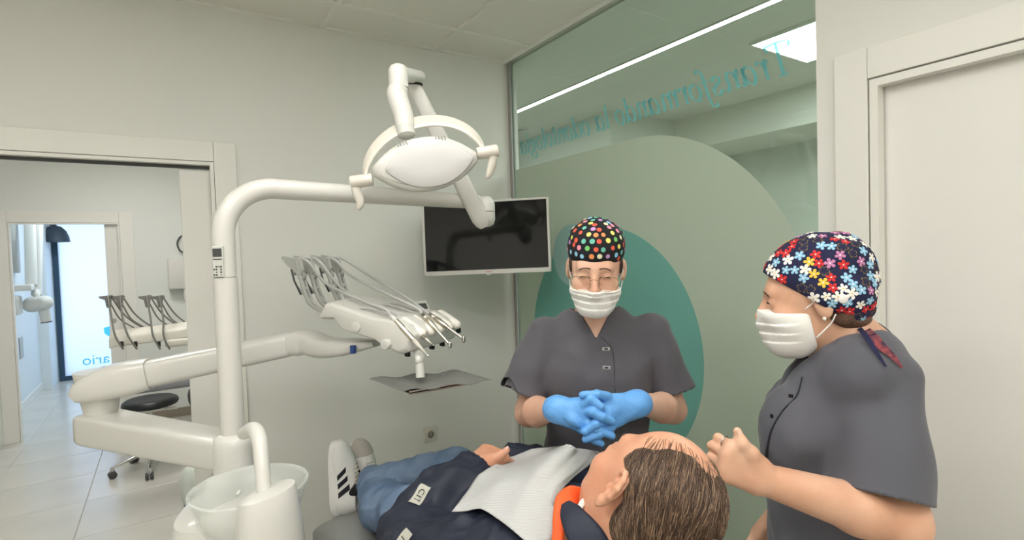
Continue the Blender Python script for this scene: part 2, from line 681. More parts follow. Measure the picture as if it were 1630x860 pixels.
gt = thing('window_1', (GLASS_X + 0.03, (GY1 + WALL_Y) / 2, 0), 'full-height glass partition with frosted film and teal circle', 'glass partition')
gt['kind'] = 'structure'
obj('pane', box(GLASS_X + 0.03, GLASS_X + 0.040, GY1, WALL_Y - 0.030, 0.0, CEIL), M_glass, gt, smooth=False)
obj('edge_profile', box(GLASS_X + 0.022, GLASS_X + 0.048, WALL_Y - 0.030, WALL_Y - 0.005, 0, CEIL), M_grey, gt, smooth=False)
obj('edge_seal', box(GLASS_X + 0.024, GLASS_X + 0.046, WALL_Y - 0.005, WALL_Y, 0, CEIL), M_dgrey, gt, smooth=False)
GXF = GLASS_X + 0.0292


def yz_plate(poly, x, t=0.0006):
    """thin film cut to a (y, z) outline"""
    n = len(poly)
    V = [(x - t / 2, p[0], p[1]) for p in poly] + [(x + t / 2, p[0], p[1]) for p in poly]
    F = [list(range(n)), list(range(n, 2 * n))[::-1]] + [[i, n + i, n + (i + 1) % n, (i + 1) % n] for i in range(n)]
    return np.array(V), F


fy, fz, fr_ = 1.72, 1.292, 0.80
po = [(WALL_Y - 0.05, 0.01), (WALL_Y - 0.05, fz + fr_)]
po += [(fy - fr_ * math.sin(a), fz + fr_ * math.cos(a)) for a in np.linspace(0, math.pi * 0.5, 40)]
po += [(fy - fr_, 0.01)]
obj('frosted_film', yz_plate(po, GXF), M_film, gt, smooth=False)
obj('teal_disc', yz_plate([(1.952 + 0.583 * math.cos(a), 1.128 + 0.583 * math.sin(a)) for a in np.linspace(0, 2 * math.pi, 96, endpoint=False)], GXF - 0.0010), M_teal, gt, smooth=False)
obj('pale_teal_disc', yz_plate([(2.165 + 0.165 * math.cos(a), 1.575 + 0.165 * math.sin(a)) for a in np.linspace(0, 2 * math.pi, 48, endpoint=False)], GXF - 0.0018), M_teal2, gt, smooth=False)

# lettering drawn with a broad-nib pen: strokes on a grid where x-height = 1
NIB = math.radians(28)
GL = {
    'T': (1.25, [[(0.02, 1.30), (0.10, 1.62), (1.20, 1.62), (1.16, 1.32)], [(0.66, 1.62), (0.62, 0.8), (0.58, 0.02)], [(0.34, 0.0), (0.84, 0.0)]]),
    'r': (0.72, [[(0.02, 0.88), (0.16, 1.0), (0.20, 0.5), (0.16, 0.0)], [(0.19, 0.55), (0.36, 0.92), (0.56, 1.0), (0.66, 0.88)]]),
    'a': (0.98, [[(0.72, 0.86), (0.5, 1.0), (0.2, 0.78), (0.08, 0.36), (0.2, 0.02), (0.44, 0.08), (0.68, 0.46), (0.76, 0.96)], [(0.77, 1.0), (0.72, 0.4), (0.76, 0.04), (0.98, 0.16)]]),
    'n': (1.06, [[(0.02, 0.88), (0.16, 1.0), (0.20, 0.5), (0.16, 0.0)], [(0.19, 0.5), (0.42, 0.92), (0.66, 1.0), (0.76, 0.78), (0.70, 0.3), (0.78, 0.03), (1.0, 0.16)]]),
    'm': (1.56, [[(0.02, 0.88), (0.16, 1.0), (0.20, 0.5), (0.16, 0.0)], [(0.19, 0.5), (0.4, 0.92), (0.6, 1.0), (0.68, 0.78), (0.64, 0.0)], [(0.66, 0.5), (0.9, 0.92), (1.12, 1.0), (1.22, 0.78), (1.16, 0.3), (1.24, 0.03), (1.46, 0.16)]]),
    's': (0.74, [[(0.64, 0.80), (0.52, 0.99), (0.26, 0.96), (0.18, 0.74), (0.40, 0.54), (0.60, 0.36), (0.52, 0.08), (0.26, 0.0), (0.06, 0.22)]]),
    'f': (0.70, [[(0.92, 1.55), (0.72, 1.68), (0.50, 1.45), (0.40, 0.8), (0.28, 0.0), (0.12, -0.5), (-0.10, -0.58), (-0.22, -0.44)], [(0.12, 0.96), (0.72, 0.96)]]),
    'o': (0.92, [[(0.5, 1.0), (0.2, 0.82), (0.08, 0.4), (0.24, 0.02), (0.52, 0.06), (0.76, 0.4), (0.76, 0.8), (0.5, 1.0)]]),
    'd': (1.02, [[(0.72, 0.86), (0.5, 1.0), (0.2, 0.78), (0.08, 0.36), (0.2, 0.02), (0.44, 0.08), (0.68, 0.46)], [(0.80, 1.62), (0.76, 0.9), (0.72, 0.3), (0.78, 0.03), (0.98, 0.16)]]),
    'l': (0.46, [[(0.16, 1.62), (0.16, 0.9), (0.13, 0.25), (0.2, 0.02), (0.40, 0.15)]]),
    't': (0.60, [[(0.26, 1.38), (0.22, 0.7), (0.18, 0.2), (0.28, 0.0), (0.5, 0.18)], [(0.02, 0.96), (0.52, 0.96)]]),
    'g': (0.92, [[(0.46, 1.0), (0.2, 0.85), (0.14, 0.6), (0.3, 0.38), (0.56, 0.46), (0.68, 0.75), (0.46, 1.0)], [(0.3, 0.40), (0.14, 0.2), (0.5, 0.06), (0.74, -0.14), (0.62, -0.48), (0.24, -0.56), (0.0, -0.38), (0.12, -0.12), (0.42, 0.04)], [(0.66, 0.88), (0.92, 0.98)]]),
    'i': (0.46, [[(0.02, 0.88), (0.17, 1.0), (0.15, 0.3), (0.2, 0.03), (0.42, 0.16)], [(0.17, 1.34), (0.20, 1.40)]]),
    'í': (0.46, [[(0.02, 0.88), (0.17, 1.0), (0.15, 0.3), (0.2, 0.03), (0.42, 0.16)], [(0.16, 1.28), (0.40, 1.66)]]),
    'v': (0.9, [[(0.05, 0.95), (0.3, 0.02), (0.75, 0.98)]]),
}


def pen_text(s, xh, nib=0.165, thin=0.045, slant=0.22):
    """ribbon strokes; returns flat 2D mesh"""
    V, F = [], []
    cx = 0.0
    d = np.array([math.cos(NIB), math.sin(NIB)])
    for ch in s:
        if ch == ' ':
            cx += 0.62
            continue
        adv, strokes = GL[ch]
        for ns, st in enumerate(strokes):
            p = spl([(a, b, 0) for a, b in st], 8)[:, :2] if len(st) > 2 else np.array([np.array(st[0]) + (np.array(st[1]) - np.array(st[0])) * k / 6 for k in range(7)], float)
            tg = np.gradient(p, axis=0)
            tg /= np.linalg.norm(tg, axis=1)[:, None] + 1e-9
            nr = np.stack([-tg[:, 1], tg[:, 0]], 1)
            wv = thin + nib * np.abs(nr @ d)
            if len(st) == 2 and abs(st[0][1] - st[1][1]) < 0.1:
                wv[:] = thin * 1.6
            a = p + nr * wv[:, None] * 0.5
            b = p - nr * wv[:, None] * 0.5
            n0 = len(V)
            for q in range(len(p)):
                for c in (a[q], b[q]):
                    V.append(((cx + c[0] + slant * c[1]) * xh, c[1] * xh, ns * 0.00015))
            for q in range(len(p) - 1):
                F.append([n0 + 2 * q, n0 + 2 * q + 1, n0 + 2 * q + 3, n0 + 2 * q + 2])
        cx += adv
    return np.array(V), F, cx * xh


V, F, L = pen_text('Transformando la odontología', 0.070)
# reads from the corridor side: text runs towards +y when seen from +x
sc = 1.63 / L
V2 = np.stack([GXF - 0.0008 - V[:, 2], 0.985 + V[:, 0] * sc, 2.172 + V[:, 1] * 1.0], 1)
obj('lettering', (V2, F), M_letter, gt, smooth=False)

# ---- corridor beyond the glass
M_ceil2 = mat('corridor_ceiling', rgb(226, 226, 216), 0.9)
M_cwall = mat('corridor_wall', rgb(212, 216, 206), 0.8)
struct('wall_corridor_near', box(GLASS_X, GLASS_X + 0.1, WALL_Y + WT, 7.0, 0, CEIL + 0.03), M_cwall, 'corridor wall beyond the glass, in line with the partition', 'wall')
struct('wall_corridor_far', box(3.10, 6.0, 3.24, 7.0, 0, CEIL + 0.03), M_cwall, 'pale wall at the far end of the corridor behind the glass', 'wall')
struct('wall_corridor_side', box(4.53, 4.65, -2.3, 3.24, 0, 2.5), M_cwall, 'grey wall across the corridor seen through the glass', 'wall')
struct('wall_corridor_end', box(GLASS_X + 0.12, 4.53, -2.3, -2.2, 0, CEIL + 0.03), M_cwall, 'end wall of the corridor', 'wall')
struct('trim_3', box(3.89, 4.60, -2.2, 3.24, 2.45, CEIL + 0.02), M_ceil2, 'dropped soffit across the corridor ceiling', 'soffit')
CC = struct('ceiling_corridor', box(GLASS_X + 0.05, 4.6, -2.3, 7.0, CEIL - 0.0, CEIL + 0.03), M_ceil2, 'plain ceiling of the corridor beyond the glass', 'ceiling')
t = thing('led_strip_light', (2.42, 2.2, CEIL - 0.002), 'long thin linear light in the corridor ceiling behind the glass', 'ceiling light')
M_strip = mat('led_strip', (0.9, 0.9, 0.9, 1), 0.5, emit=(1, 0.97, 0.96, 1), estr=40.0)
obj('housing', join(box(2.388, 2.401, -1.5, 4.6, CEIL - 0.008, CEIL - 0.001), box(2.439, 2.452, -1.5, 4.6, CEIL - 0.008, CEIL - 0.001)), M_white, t, smooth=False)
obj('diffuser', box(2.401, 2.439, -1.5, 4.6, CEIL - 0.007, CEIL - 0.001), M_strip, t, smooth=False)
led_panel(2.80, 3.39, 1.20, 1.80, CEIL - 0.012, M_led2, 'square lit ceiling panel in the corridor behind the lettering')
led_panel(2.80, 3.39, -1.2, -0.60, CEIL - 0.012, M_led2, 'square lit ceiling panel at the near end of the corridor')
t = thing('ceiling_vent', (2.72, 4.25, CEIL - 0.004), 'small white ventilation grille in the corridor ceiling', 'vent')
obj('frame', join(box(2.60, 2.84, 4.02, 4.05, CEIL - 0.012, CEIL), box(2.60, 2.84, 4.45, 4.48, CEIL - 0.012, CEIL), box(2.60, 2.63, 4.05, 4.45, CEIL - 0.012, CEIL), box(2.81, 2.84, 4.05, 4.45, CEIL - 0.012, CEIL)), M_white, t, smooth=False)
for k in range(7):
    y = 4.09 + k * 0.053
    obj('slat', box(2.63, 2.81, y, y + 0.02, CEIL - 0.010, CEIL - 0.002), M_grey, t, smooth=False)

# ---- second treatment room through the doorway
R2Y = 6.58
struct('wall_second_room_right', box(1.55, 1.65, WALL_Y + WT, R2Y, 0, CEIL + 0.03), M_wall2, 'right wall of the second treatment room', 'wall')
struct('wall_second_room_left', box(-2.5, -2.4, WALL_Y + WT, R2Y + 0.1, 0, CEIL + 0.03), M_wall2, 'left wall of the second treatment room', 'wall')
EX0, EX1, EZ = -1.176, -0.352, 2.02
struct('wall_second_room_back', join(box(-2.5, EX0, R2Y, R2Y + 0.1, 0, CEIL + 0.03), box(EX1, 1.65, R2Y, R2Y + 0.1, 0, CEIL + 0.03), box(EX0, EX1, R2Y, R2Y + 0.1, EZ, CEIL + 0.03)), M_wall2,
       'far white wall of the second treatment room', 'wall')
arch_y('trim_4', R2Y, EX0, EX1, EZ, wd=0.11, label='white casing around the far doorway of the second room')
struct('door_3', bev(box(-0.477, EX1 - 0.001, R2Y + 0.042, R2Y + 0.082, 0.004, EZ - 0.006), 0.002, 1), M_door, 'edge of the white sliding door at the far doorway', 'door')
struct('baseboard_second_room', box(EX1 + 0.115, 1.55, R2Y - 0.012, R2Y, 0, 0.09), mat('taupe_skirting', rgb(150, 140, 125), 0.5), 'low taupe skirting under the far wall of the second room', 'baseboard')
M_led4 = mat('led_diffuser_second_room', (0.9, 0.9, 0.9, 1), 0.6, emit=LED_COL + (1,), estr=18.5)
led_panel(-0.5, 0.1, 4.9, 5.5, CEIL - 0.01, M_led4, 'square lit ceiling panel in the second treatment room, above the stool')
led_panel(-0.5, 0.1, 3.3, 3.9, CEIL - 0.01, M_led4, 'square lit ceiling panel just beyond the sliding door')

# ---- third room with the frosted street door
M_wall3 = mat('wall_paint_day', rgb(222, 228, 230), 0.7)
R3Y = 9.72
struct('wall_third_room_left', join(box(-1.52, -1.40, R2Y + 0.1, R3Y, 0, CEIL + 0.03)), M_wall3, 'white side wall of the room by the street door', 'wall')
struct('wall_third_room_right', box(1.4, 1.5, R2Y + 0.1, R3Y, 0, CEIL + 0.03), M_wall3, 'white right wall of the room by the street door', 'wall')
struct('trim_5', box(-1.40, -1.30, 9.2, R3Y, 0, CEIL + 0.03), M_wall3, 'narrow white pillar beside the street door', 'pillar')
struct('baseboard_third_room', box(-1.40, -1.388, R2Y + 0.1, 9.2, 0, 0.10), M_trim, 'white skirting along the side wall by the street door', 'baseboard')
WX0, WX1, WZ = -1.29, 1.10, 2.30  # glass widened on its hidden right side to let in more daylight
struct('wall_third_room_back', join(box(-1.52, WX0, R3Y, R3Y + 0.1, 0, CEIL + 0.03), box(WX1, 1.5, R3Y, R3Y + 0.1, 0, CEIL + 0.03), box(WX0, WX1, R3Y, R3Y + 0.1, WZ, CEIL + 0.03)), M_wall3,
       'white wall around the frosted street door', 'wall')
M_frame = mat('door_frame_slate', rgb(52, 78, 100), 0.4)
M_pane = film_mat('frosted_pane', rgb(228, 238, 250), 0.0, 0.85, rgb(232, 241, 252))
M_cyan = film_mat('cyan_lettering', rgb(80, 190, 225), 0.92, 0.5, rgb(95, 200, 235))
t = thing('door_4', ((WX0 + WX1) / 2, R3Y, 0), 'frosted glass street door with slate frame and blue lettering', 'door')
t['kind'] = 'structure'
fw = 0.06
obj('door_frame', join(box(WX0, WX0 + fw, R3Y - 0.02, R3Y + 0.05, 0.0, WZ), box(WX1 - fw, WX1, R3Y - 0.02, R3Y + 0.05, 0, WZ), box(WX0 + fw, WX1 - fw, R3Y - 0.02, R3Y + 0.05, WZ - fw, WZ),
                       box(WX0 + fw, WX1 - fw, R3Y - 0.02, R3Y + 0.05, 0, 0.06)), M_frame, t, smooth=False)
obj('pane', box(WX0 + fw, WX1 - fw, R3Y + 0.01, R3Y + 0.022, 0.06, WZ - fw), M_pane, t, smooth=False)
tv = text_mesh('ario', 0.20, None, None, 0.0005)
V, F = tv
V = V.copy()
xr = py_(131, 572, R3Y)[0]
zb = py_(150, 580, R3Y)[2]
V[:, 0] = xr + (V[:, 0].max() - V[:, 0])
V[:, 1], V[:, 2] = R3Y + 0.009 + V[:, 2].copy() * 0 , zb + V[:, 1]
obj('lettering', (V, F), M_cyan, t, smooth=False)
q = py_(172, 527, R3Y)
obj('leaf_mark', (np.array([(q[0] + a, R3Y + 0.0085, q[2] + b) for a, b in ((-0.05, 0.05), (-0.045, -0.03), (0.0, -0.08), (0.06, -0.08), (0.06, 0.08), (0.0, 0.06))]), [[0, 1, 2, 3, 4, 5]]), M_cyan, t, smooth=False)

M_fill3 = mat('fill_diffuser_day', (0.9, 0.9, 0.9, 1), 0.6, emit=(0.80, 0.92, 1.0, 1), estr=28.0)
led_panel(-0.7, -0.1, 7.6, 8.2, CEIL - 0.01, M_fill3, 'unseen ceiling panel added to brighten the room by the street door')  # added fill panel, out of view, lifts the light in this room

# ================================================================== DENTAL LAMP ON ITS POLE
Z3 = np.array([0, 0, 1.0])
PX, PY = pd(371, 690, 1.5)[:2]
POLE_R = 0.0295
lamp = thing('dental_lamp', (PX, PY, 1.11), 'white operating lamp on a tall curved pole above the unit', 'lamp')
a_end = pd(762, 322, 1.97)
a_st = pd(425, 300, 1.52)
zs = a_st[2] - (a_end[2] - a_st[2]) * 0.2
b0 = np.array([PX, PY, zs])
hd = unit(np.array([a_end[0] - PX, a_end[1] - PY, 0]))
rb = 0.135
bend = [np.array([PX, PY, zs - rb]) + hd * rb * (1 - math.cos(t)) + Z3 * rb * math.sin(t) for t in np.linspace(0, math.pi / 2, 14)]
# lower sleeve and upper pole meet at a thin joint line
zj = pd(366, 441, 1.5)[2]
obj('pole', tube([(PX, PY, 1.10), (PX, PY, zj - 0.0015)], POLE_R * 1.04, 32), M_white, lamp, auto=40)
obj('curved_arm', tube([np.array([PX, PY, zj + 0.0015])] + bend + [a_end], [POLE_R] * (len(bend) + 1) + [0.0255], 32), M_white, lamp, auto=60)
obj('joint_ring', tube([(PX, PY, zj - 0.0015), (PX, PY, zj + 0.0015)], POLE_R * 0.97, 32), M_grey, lamp, auto=40)
# small control display and rating plate on the pole's left face
vd = unit(np.array([PX, PY, 0]))
side = np.cross(vd, Z3)          # to the right as seen
for (pxx, pyy, wv, hv, mm, nm) in ((352, 405, 0.030, 0.044, M_lgrey, 'display_housing'), (353, 428, 0.028, 0.043, M_lgrey, 'rating_plate')):
    c = pd(pxx, pyy, 1.5)
    n = unit(-vd - side * 0.55)
    sx = unit(np.cross(Z3, n))
    cc = np.array([PX, PY, c[2]]) + n * (POLE_R + 0.001)
    o = obj(nm, rbox(cc, (wv, hv, 0.008), 0.002, frame(sx, Z3, n)), mm, lamp, smooth=False)
    if nm == 'display_housing':
        obj('screen', rbox(cc + n * 0.0042 + Z3 * 0.004, (wv * 0.82, hv * 0.52, 0.001), 0.0002, frame(sx, Z3, n)), M_dgrey, o, smooth=False)
        obj('button', rbox(cc + n * 0.0042 - Z3 * 0.014, (wv * 0.8, 0.003, 0.001), 0.0002, frame(sx, Z3, n)), M_dgrey, o, smooth=False)
    else:
        mk = []
        rr = random.Random(3)
        for r_ in range(4):
            for c_ in range(4):
                if rr.random() < 0.62:
                    mk.append(rbox(cc + n * 0.0042 + sx * (-0.010 + c_ * 0.0062) + Z3 * (-0.016 + r_ * 0.0075), (0.0045, rr.uniform(0.002, 0.006), 0.0006), 0.0001, frame(sx, Z3, n), 1))
        obj('print', join(*mk), M_dgrey, o, smooth=False)

# elbow at the far end of the curved arm
je = pd(773, 330, 1.96)
obj('end_joint', join(lathe([(0.001, 0.052), (0.018, 0.050), (0.029, 0.040), (0.034, 0.025), (0.034, -0.004)], je + np.array([0, 0, -0.012]), seg=28),), M_white, lamp, auto=50)
obj('pivot', lathe([(0.034, 0.0), (0.034, -0.028), (0.028, -0.045), (0.016, -0.053), (0.001, -0.055)], je + np.array([0, 0, -0.018]), seg=28), M_white, lamp, auto=50)
# spring arm rising back to the lamp
s0 = pd(764, 348, 1.93)
s1 = pd(655, 130, 1.80)
sd = unit(s1 - s0)
obj('spring_arm', tube([s0 - sd * 0.035, s0 - sd * 0.02, s0, s0 + (s1 - s0) * 0.5, s1], [0.016, 0.026, 0.031, 0.029, 0.024], 20, up=-ray(715, 240), ry=[0.014, 0.022, 0.026, 0.024, 0.021], power=3.2), M_white, lamp, auto=50)
# head joint: sleeve on top
el = pd(634, 118, 1.66)
knob_b = pd(661, 122, 1.79)
obj('head_joint', join(tube(spl([knob_b + unit(knob_b - el) * 0.035, knob_b, el + Z3 * 0.004], 6), 0.0225, 20), ), M_white, lamp)
obj('socket_cap', lathe([(0.001, 0.031), (0.012, 0.030), (0.023, 0.024), (0.030, 0.012), (0.030, -0.042)], el, seg=28), M_white, lamp, auto=50)
obj('dark_ring', lathe([(0.024, -0.001), (0.024, -0.004)], knob_b - Z3 * 0.024 + np.array([0.0, 0, 0]), seg=24), M_black, lamp)
nk = [el + Z3 * -0.042, pd(632, 152, 1.655), pd(641, 180, 1.64), pd(645, 203, 1.63)]
obj('neck', tube(spl(nk, 8), np.interp(np.linspace(0, 1, 25), [0, .35, .75, 1], [0.029, 0.032, 0.0295, 0.0285]), 28), M_white, lamp, auto=50)
nd = unit(nk[-1] - nk[-2])
obj('neck_collar', tube([nk[-1], nk[-1] + nd * 0.004, nk[-1] + nd * 0.027, nk[-1] + nd * 0.031], [0.0285, 0.0275, 0.0265, 0.020], 28), M_lgrey, lamp, auto=50)

# lamp head: lens-shaped shell
hc = pd(678, 262, 1.60)
hn = unit(-ray(678, 262) + np.array([0, 0, 0.10]) )          # cover faces the camera
hx = unit(AX[0] * math.cos(math.radians(-8)) - AX[1] * math.sin(math.radians(-8)) * -1)
hx = unit(pd(762, 248, 1.585) - pd(598, 275, 1.61))
hx = unit(hx - hn * np.dot(hx, hn))
hy = np.cross(hn, hx)
HR = frame(hx, hy, hn)


def lens(a, b, n=40, top=1.0, bot=1.0, cut=0.93):
    """pointed-oval outline with blunt ends"""
    out = []
    xs = np.concatenate([np.linspace(-cut, cut, n), np.linspace(cut, -cut, n)])
    for i, x in enumerate(xs):
        yv = b * (1 - abs(x) ** 2.2) ** 0.95
        out.append((x * a, yv * top if i < n else -yv * bot))
    return out


def scale_out(poly, s, dy=0.0):
    return [(p[0] * s, p[1] * s + dy) for p in poly]


A_, B_ = 0.168, 0.080
ol = lens(A_, B_, 30, 1.0, 1.0)
prof = [(-0.055, 0.62), (-0.052, 0.72), (-0.040, 0.90), (-0.022, 0.985), (-0.004, 1.0), (0.012, 0.985), (0.022, 0.94), (0.027, 0.86)]
rings = [np.array([(p[0] * s, p[1] * s, h) for p in ol]) for h, s in prof]
rings.append(np.array([(p[0] * 0.5, p[1] * 0.5, 0.032) for p in ol]))
V, F = loft(rings)
body = obj('lamp_head', (V @ HR.T + hc, F), M_white, lamp, auto=50)
oc = scale_out(lens(A_ * 0.80, B_ * 0.86, 30, 1, 1, 0.97), 1.0)
r2 = [np.array([(p[0] * s + 0.012, p[1] * s - 0.002, h) for p in oc]) for h, s in ((0.018, 1.0), (0.029, 1.0), (0.034, 0.97), (0.039, 0.80), (0.042, 0.5), (0.043, 0.2))]
V, F = loft(r2)
obj('front_cover', (V @ HR.T + hc, F), mat('lamp_cover', rgb(205, 203, 200), 0.45), body, auto=40)
for sgn in (-1, 1):
    for k in range(4):
        c0 = hc + HR @ np.array([0.030 * sgn - 0.01 + k * 0.0085 + (0.022 if sgn > 0 else -0.03), 0.0675 - abs(sgn * 0.03 + 0.0) * 0.05, 0.026])
        obj('vent_slot', rbox(c0, (0.0035, 0.013, 0.004), 0.001, frame(hx + hy * 0.25, hy - hx * 0.25, hn)), M_grey, body, smooth=False)
V, F = tube([hc + HR @ np.array([(t_ - 0.5) * 2 * A_ * 0.86, -(B_ * 0.72) * (1 - abs((t_ - 0.5) * 2) ** 2.2) ** 0.95 - 0.004, 0.0305 - 0.006 * abs((t_ - 0.5) * 2) ** 2]) for t_ in np.linspace(0.03, 0.97, 24)], 0.0012, 6)
obj('seam', (V, F), M_grey, body)
# yoke: broad half ring from handle to handle over the top
hl = hc + HR @ np.array([-0.196, -0.020, -0.012])
hr_ = hc + HR @ np.array([0.192, 0.012, -0.012])
yp = []
mid = (hl + hr_) / 2
ex = (hr_ - hl) / 2
yk = unit(hy * 0.93 - hn * 0.36)
for t_ in np.linspace(math.pi * 0.98, 0.02 * math.pi, 30):
    yp.append(mid + ex * 0.93 * math.cos(t_) + yk * 0.150 * math.sin(t_))
V, F = tube(yp, [0.006] * 30, 14, up=hn * 0.7 - hy * 0.72, ry=[0.017 + 0.011 * math.sin(i / 29 * math.pi) for i in range(30)], power=3.0)
obj('yoke', (V, F), M_cream, lamp, auto=50)
for (pt, sg, nm) in ((hl, -1, 'left'), (hr_, 1, 'right')):
    ax_ = unit(hx * sg)
    h = obj('handle_hub', lathe([(0.001, -0.034), (0.017, -0.034), (0.0185, -0.030), (0.0195, 0.024), (0.018, 0.030), (0.010, 0.034), (0.001, 0.035)], pt, ax_, 24), M_cream, lamp, auto=40)
    end = pt + ax_ * 0.018
    gp = [end + hy * 0.002, end - hy * 0.03 - ax_ * 0.0, end - hy * 0.062 - ax_ * 0.004 + hn * (0.0), end - hy * 0.083 - ax_ * (-0.006 if sg < 0 else 0.03)]
    if sg > 0:
        gp = [end + hy * 0.004, end - hy * 0.03 - ax_ * 0.008, end - hy * 0.058 - ax_ * 0.02, end - hy * 0.078 - ax_ * 0.034]
    obj('grip', tube(spl(gp, 5), np.interp(np.linspace(0, 1, 16), [0, .3, .8, 1], [0.012, 0.0115, 0.008, 0.004]), 16, ry=np.interp(np.linspace(0, 1, 16), [0, .3, .8, 1], [0.014, 0.015, 0.011, 0.006])), M_cream, h)

# ================================================================== DENTAL UNIT (base, basin, arms, instrument console)
du = thing('dental_unit', (PX, PY - 0.1, 0), 'white dental unit with glass spittoon, double arm and instrument console', 'dental unit')


def superring(cx, cy, a, b, z, n=36, p=3.0, rot=0.0, shear=(0, 0)):
    th = np.linspace(0, 2 * math.pi, n, endpoint=False)
    x = a * np.sign(np.cos(th)) * np.abs(np.cos(th)) ** (2 / p)
    y = b * np.sign(np.sin(th)) * np.abs(np.sin(th)) ** (2 / p)
    c, s = math.cos(rot), math.sin(rot)
    X, Y = cx + c * x - s * y, cy + s * x + c * y
    return np.stack([X, Y, z + shear[0] * (X - cx) + shear[1] * (Y - cy)], 1)


bc = np.array([PX - 0.035, PY - 0.09])
rot = math.radians(-20)
rs = [superring(bc[0] + 0.02, bc[1] - 0.02, a, b, z, 40, p, rot) for a, b, z, p in
      ((0.17, 0.19, 0.0, 4), (0.172, 0.192, 0.012, 4), (0.160, 0.182, 0.05, 4), (0.150, 0.172, 0.45, 4), (0.140, 0.160, 0.80, 3.5), (0.128, 0.150, 0.93, 3.2), (0.122, 0.142, 0.965, 3), (0.10, 0.12, 0.975, 3))]
body = obj('body', loft(rs), M_white, du, auto=50)
obj('access_panel', rbox((bc[0] - 0.128, bc[1] - 0.03, 0.66), (0.006, 0.10, 0.34), 0.003, frame((math.cos(rot), math.sin(rot), 0.07), (-math.sin(rot), math.cos(rot), 0), Z3)), M_whitem, body, smooth=False)
# collar post that carries pole and arm
cc = pd(373, 725, 1.47)
ztop = pd(371, 692, 1.5)[2]
obj('post_seat', lathe([(0.074, 0.0), (0.074, 0.03), (0.066, 0.042), (0.05, 0.046)], (PX - 0.004, PY - 0.004, pd(373, 768, 1.46)[2] - 0.035), seg=36), M_white, du, auto=40)
obj('post', lathe([(0.0535, 0.0), (0.0535, 0.098), (0.050, 0.115), (0.042, 0.124), (0.030, 0.127)], (PX, PY, ztop - 0.122), seg=36), M_white, du, auto=60)
# lower arm, swinging out to the left
la = np.array([PX, PY, ztop - 0.050])
lb = pd(150, 683, 1.78)
lb[2] = la[2] + 0.004
ld = unit(lb - la)
obj('lower_arm', tube([la + ld * 0.02, la + ld * 0.06, lb - ld * 0.05, lb - ld * 0.018, lb + ld * 0.006, lb + ld * 0.022, lb + ld * 0.03], [0.050, 0.052, 0.062, 0.062, 0.058, 0.046, 0.03], 28, up=Z3, ry=[0.044, 0.045, 0.050, 0.050, 0.047, 0.038, 0.025], power=7), M_white, du, auto=50)
# conical pivot and upper arm
pv = lb - ld * 0.045
pzt = pd(195, 615, 1.74)[2]
obj('pivot_cone', lathe([(0.044, 0.0), (0.047, 0.01), (0.066, pzt - lb[2] - 0.047 + 0.03), (0.069, pzt - lb[2] - 0.047 + 0.05)], pv + Z3 * 0.047, seg=32), M_white, du, auto=50)
ua = pd(180, 607, 1.75)
ub = pd(462, 548, 1.93)
ud = unit(ub - ua)
obj('arm_housing', tube([ua - ud * 0.10 - Z3 * 0.022, ua - ud * 0.085 - Z3 * 0.014, ua - ud * 0.05 - Z3 * 0.004, ua, ua + ud * 0.05, ua + ud * 0.105], [0.045, 0.052, 0.058, 0.060, 0.060, 0.056], 28, up=Z3, ry=[0.022, 0.036, 0.047, 0.054, 0.055, 0.05], power=3.6), M_white, du, auto=50)
obj('upper_arm', tube([ua + ud * 0.06, ua + ud * 0.12, ub - ud * 0.02, ub + ud * 0.02], [0.046, 0.048, 0.044, 0.042], 28, up=Z3, ry=[0.043, 0.044, 0.042, 0.040], power=4), M_white, du, auto=50)
# wrist beneath the console
w0 = ub - ud * 0.01
wr = [w0, pd(490, 545, 1.92), pd(515, 553, 1.88), pd(545, 553, 1.84), pd(600, 546, 1.80)]
obj('wrist', tube(spl(wr, 6), np.interp(np.linspace(0, 1, 25), [0, .15, .5, .8, 1], [0.040, 0.050, 0.048, 0.046, 0.03]), 24, up=Z3, ry=np.interp(np.linspace(0, 1, 25), [0, .15, .5, .8, 1], [0.036, 0.046, 0.036, 0.028, 0.012]), power=3.2), M_white, du, auto=55)
obj('brake_knob', lathe([(0.010, 0.0), (0.010, 0.026)], pd(562, 557, 1.77) - Z3 * 0.012, seg=16), M_blue, du, auto=40)

# console: faceted shell
uaz = math.radians(150)
CT = math.radians(7)
CU = np.array([math.sin(uaz) * math.cos(CT), math.cos(uaz) * math.cos(CT), -math.sin(CT)])
CV = np.array([math.sin(uaz - math.pi / 2), math.cos(uaz - math.pi / 2), 0])
CW = np.cross(CV, CU) * -1
CW = CW if CW[2] > 0 else -CW
CO = pd(637, 562, 1.64)          # near lower front corner
CO = CO - CU * 0.0


def cl(u, v, w_):
    return CO + CU * u + CV * v + CW * w_


def csec(v, pts):
    return np.array([cl(u, v, w_) for u, w_ in pts])


sec = [(-0.355, 0.060), (-0.325, 0.108), (-0.30, 0.115), (-0.10, 0.092), (-0.03, 0.098), (0.02, 0.082), (0.045, 0.060), (0.035, 0.010), (0.0, -0.006), (-0.06, 0.004), (-0.10, 0.022), (-0.24, 0.032), (-0.285, 0.070)]


def shr(sx, k, dw=0.0):
    c = (-0.12, 0.06)
    return [(c[0] + (u - c[0]) * sx, c[1] + (w_ - c[1]) * k + dw) for u, w_ in sec]


rings = [csec(-0.006, shr(0.93, 0.84)), csec(0.006, shr(1, 1)), csec(0.06, shr(1.0, 1.06, 0.003)), csec(0.13, shr(1.0, 1.08, 0.004)), csec(0.22, shr(0.99, 1.04, 0.002)), csec(0.262, shr(0.95, 0.97)), csec(0.275, shr(0.86, 0.78))]
con = obj('console', bev(loft(rings), 0.004, 2, 20), M_white, du, smooth=True, auto=30)
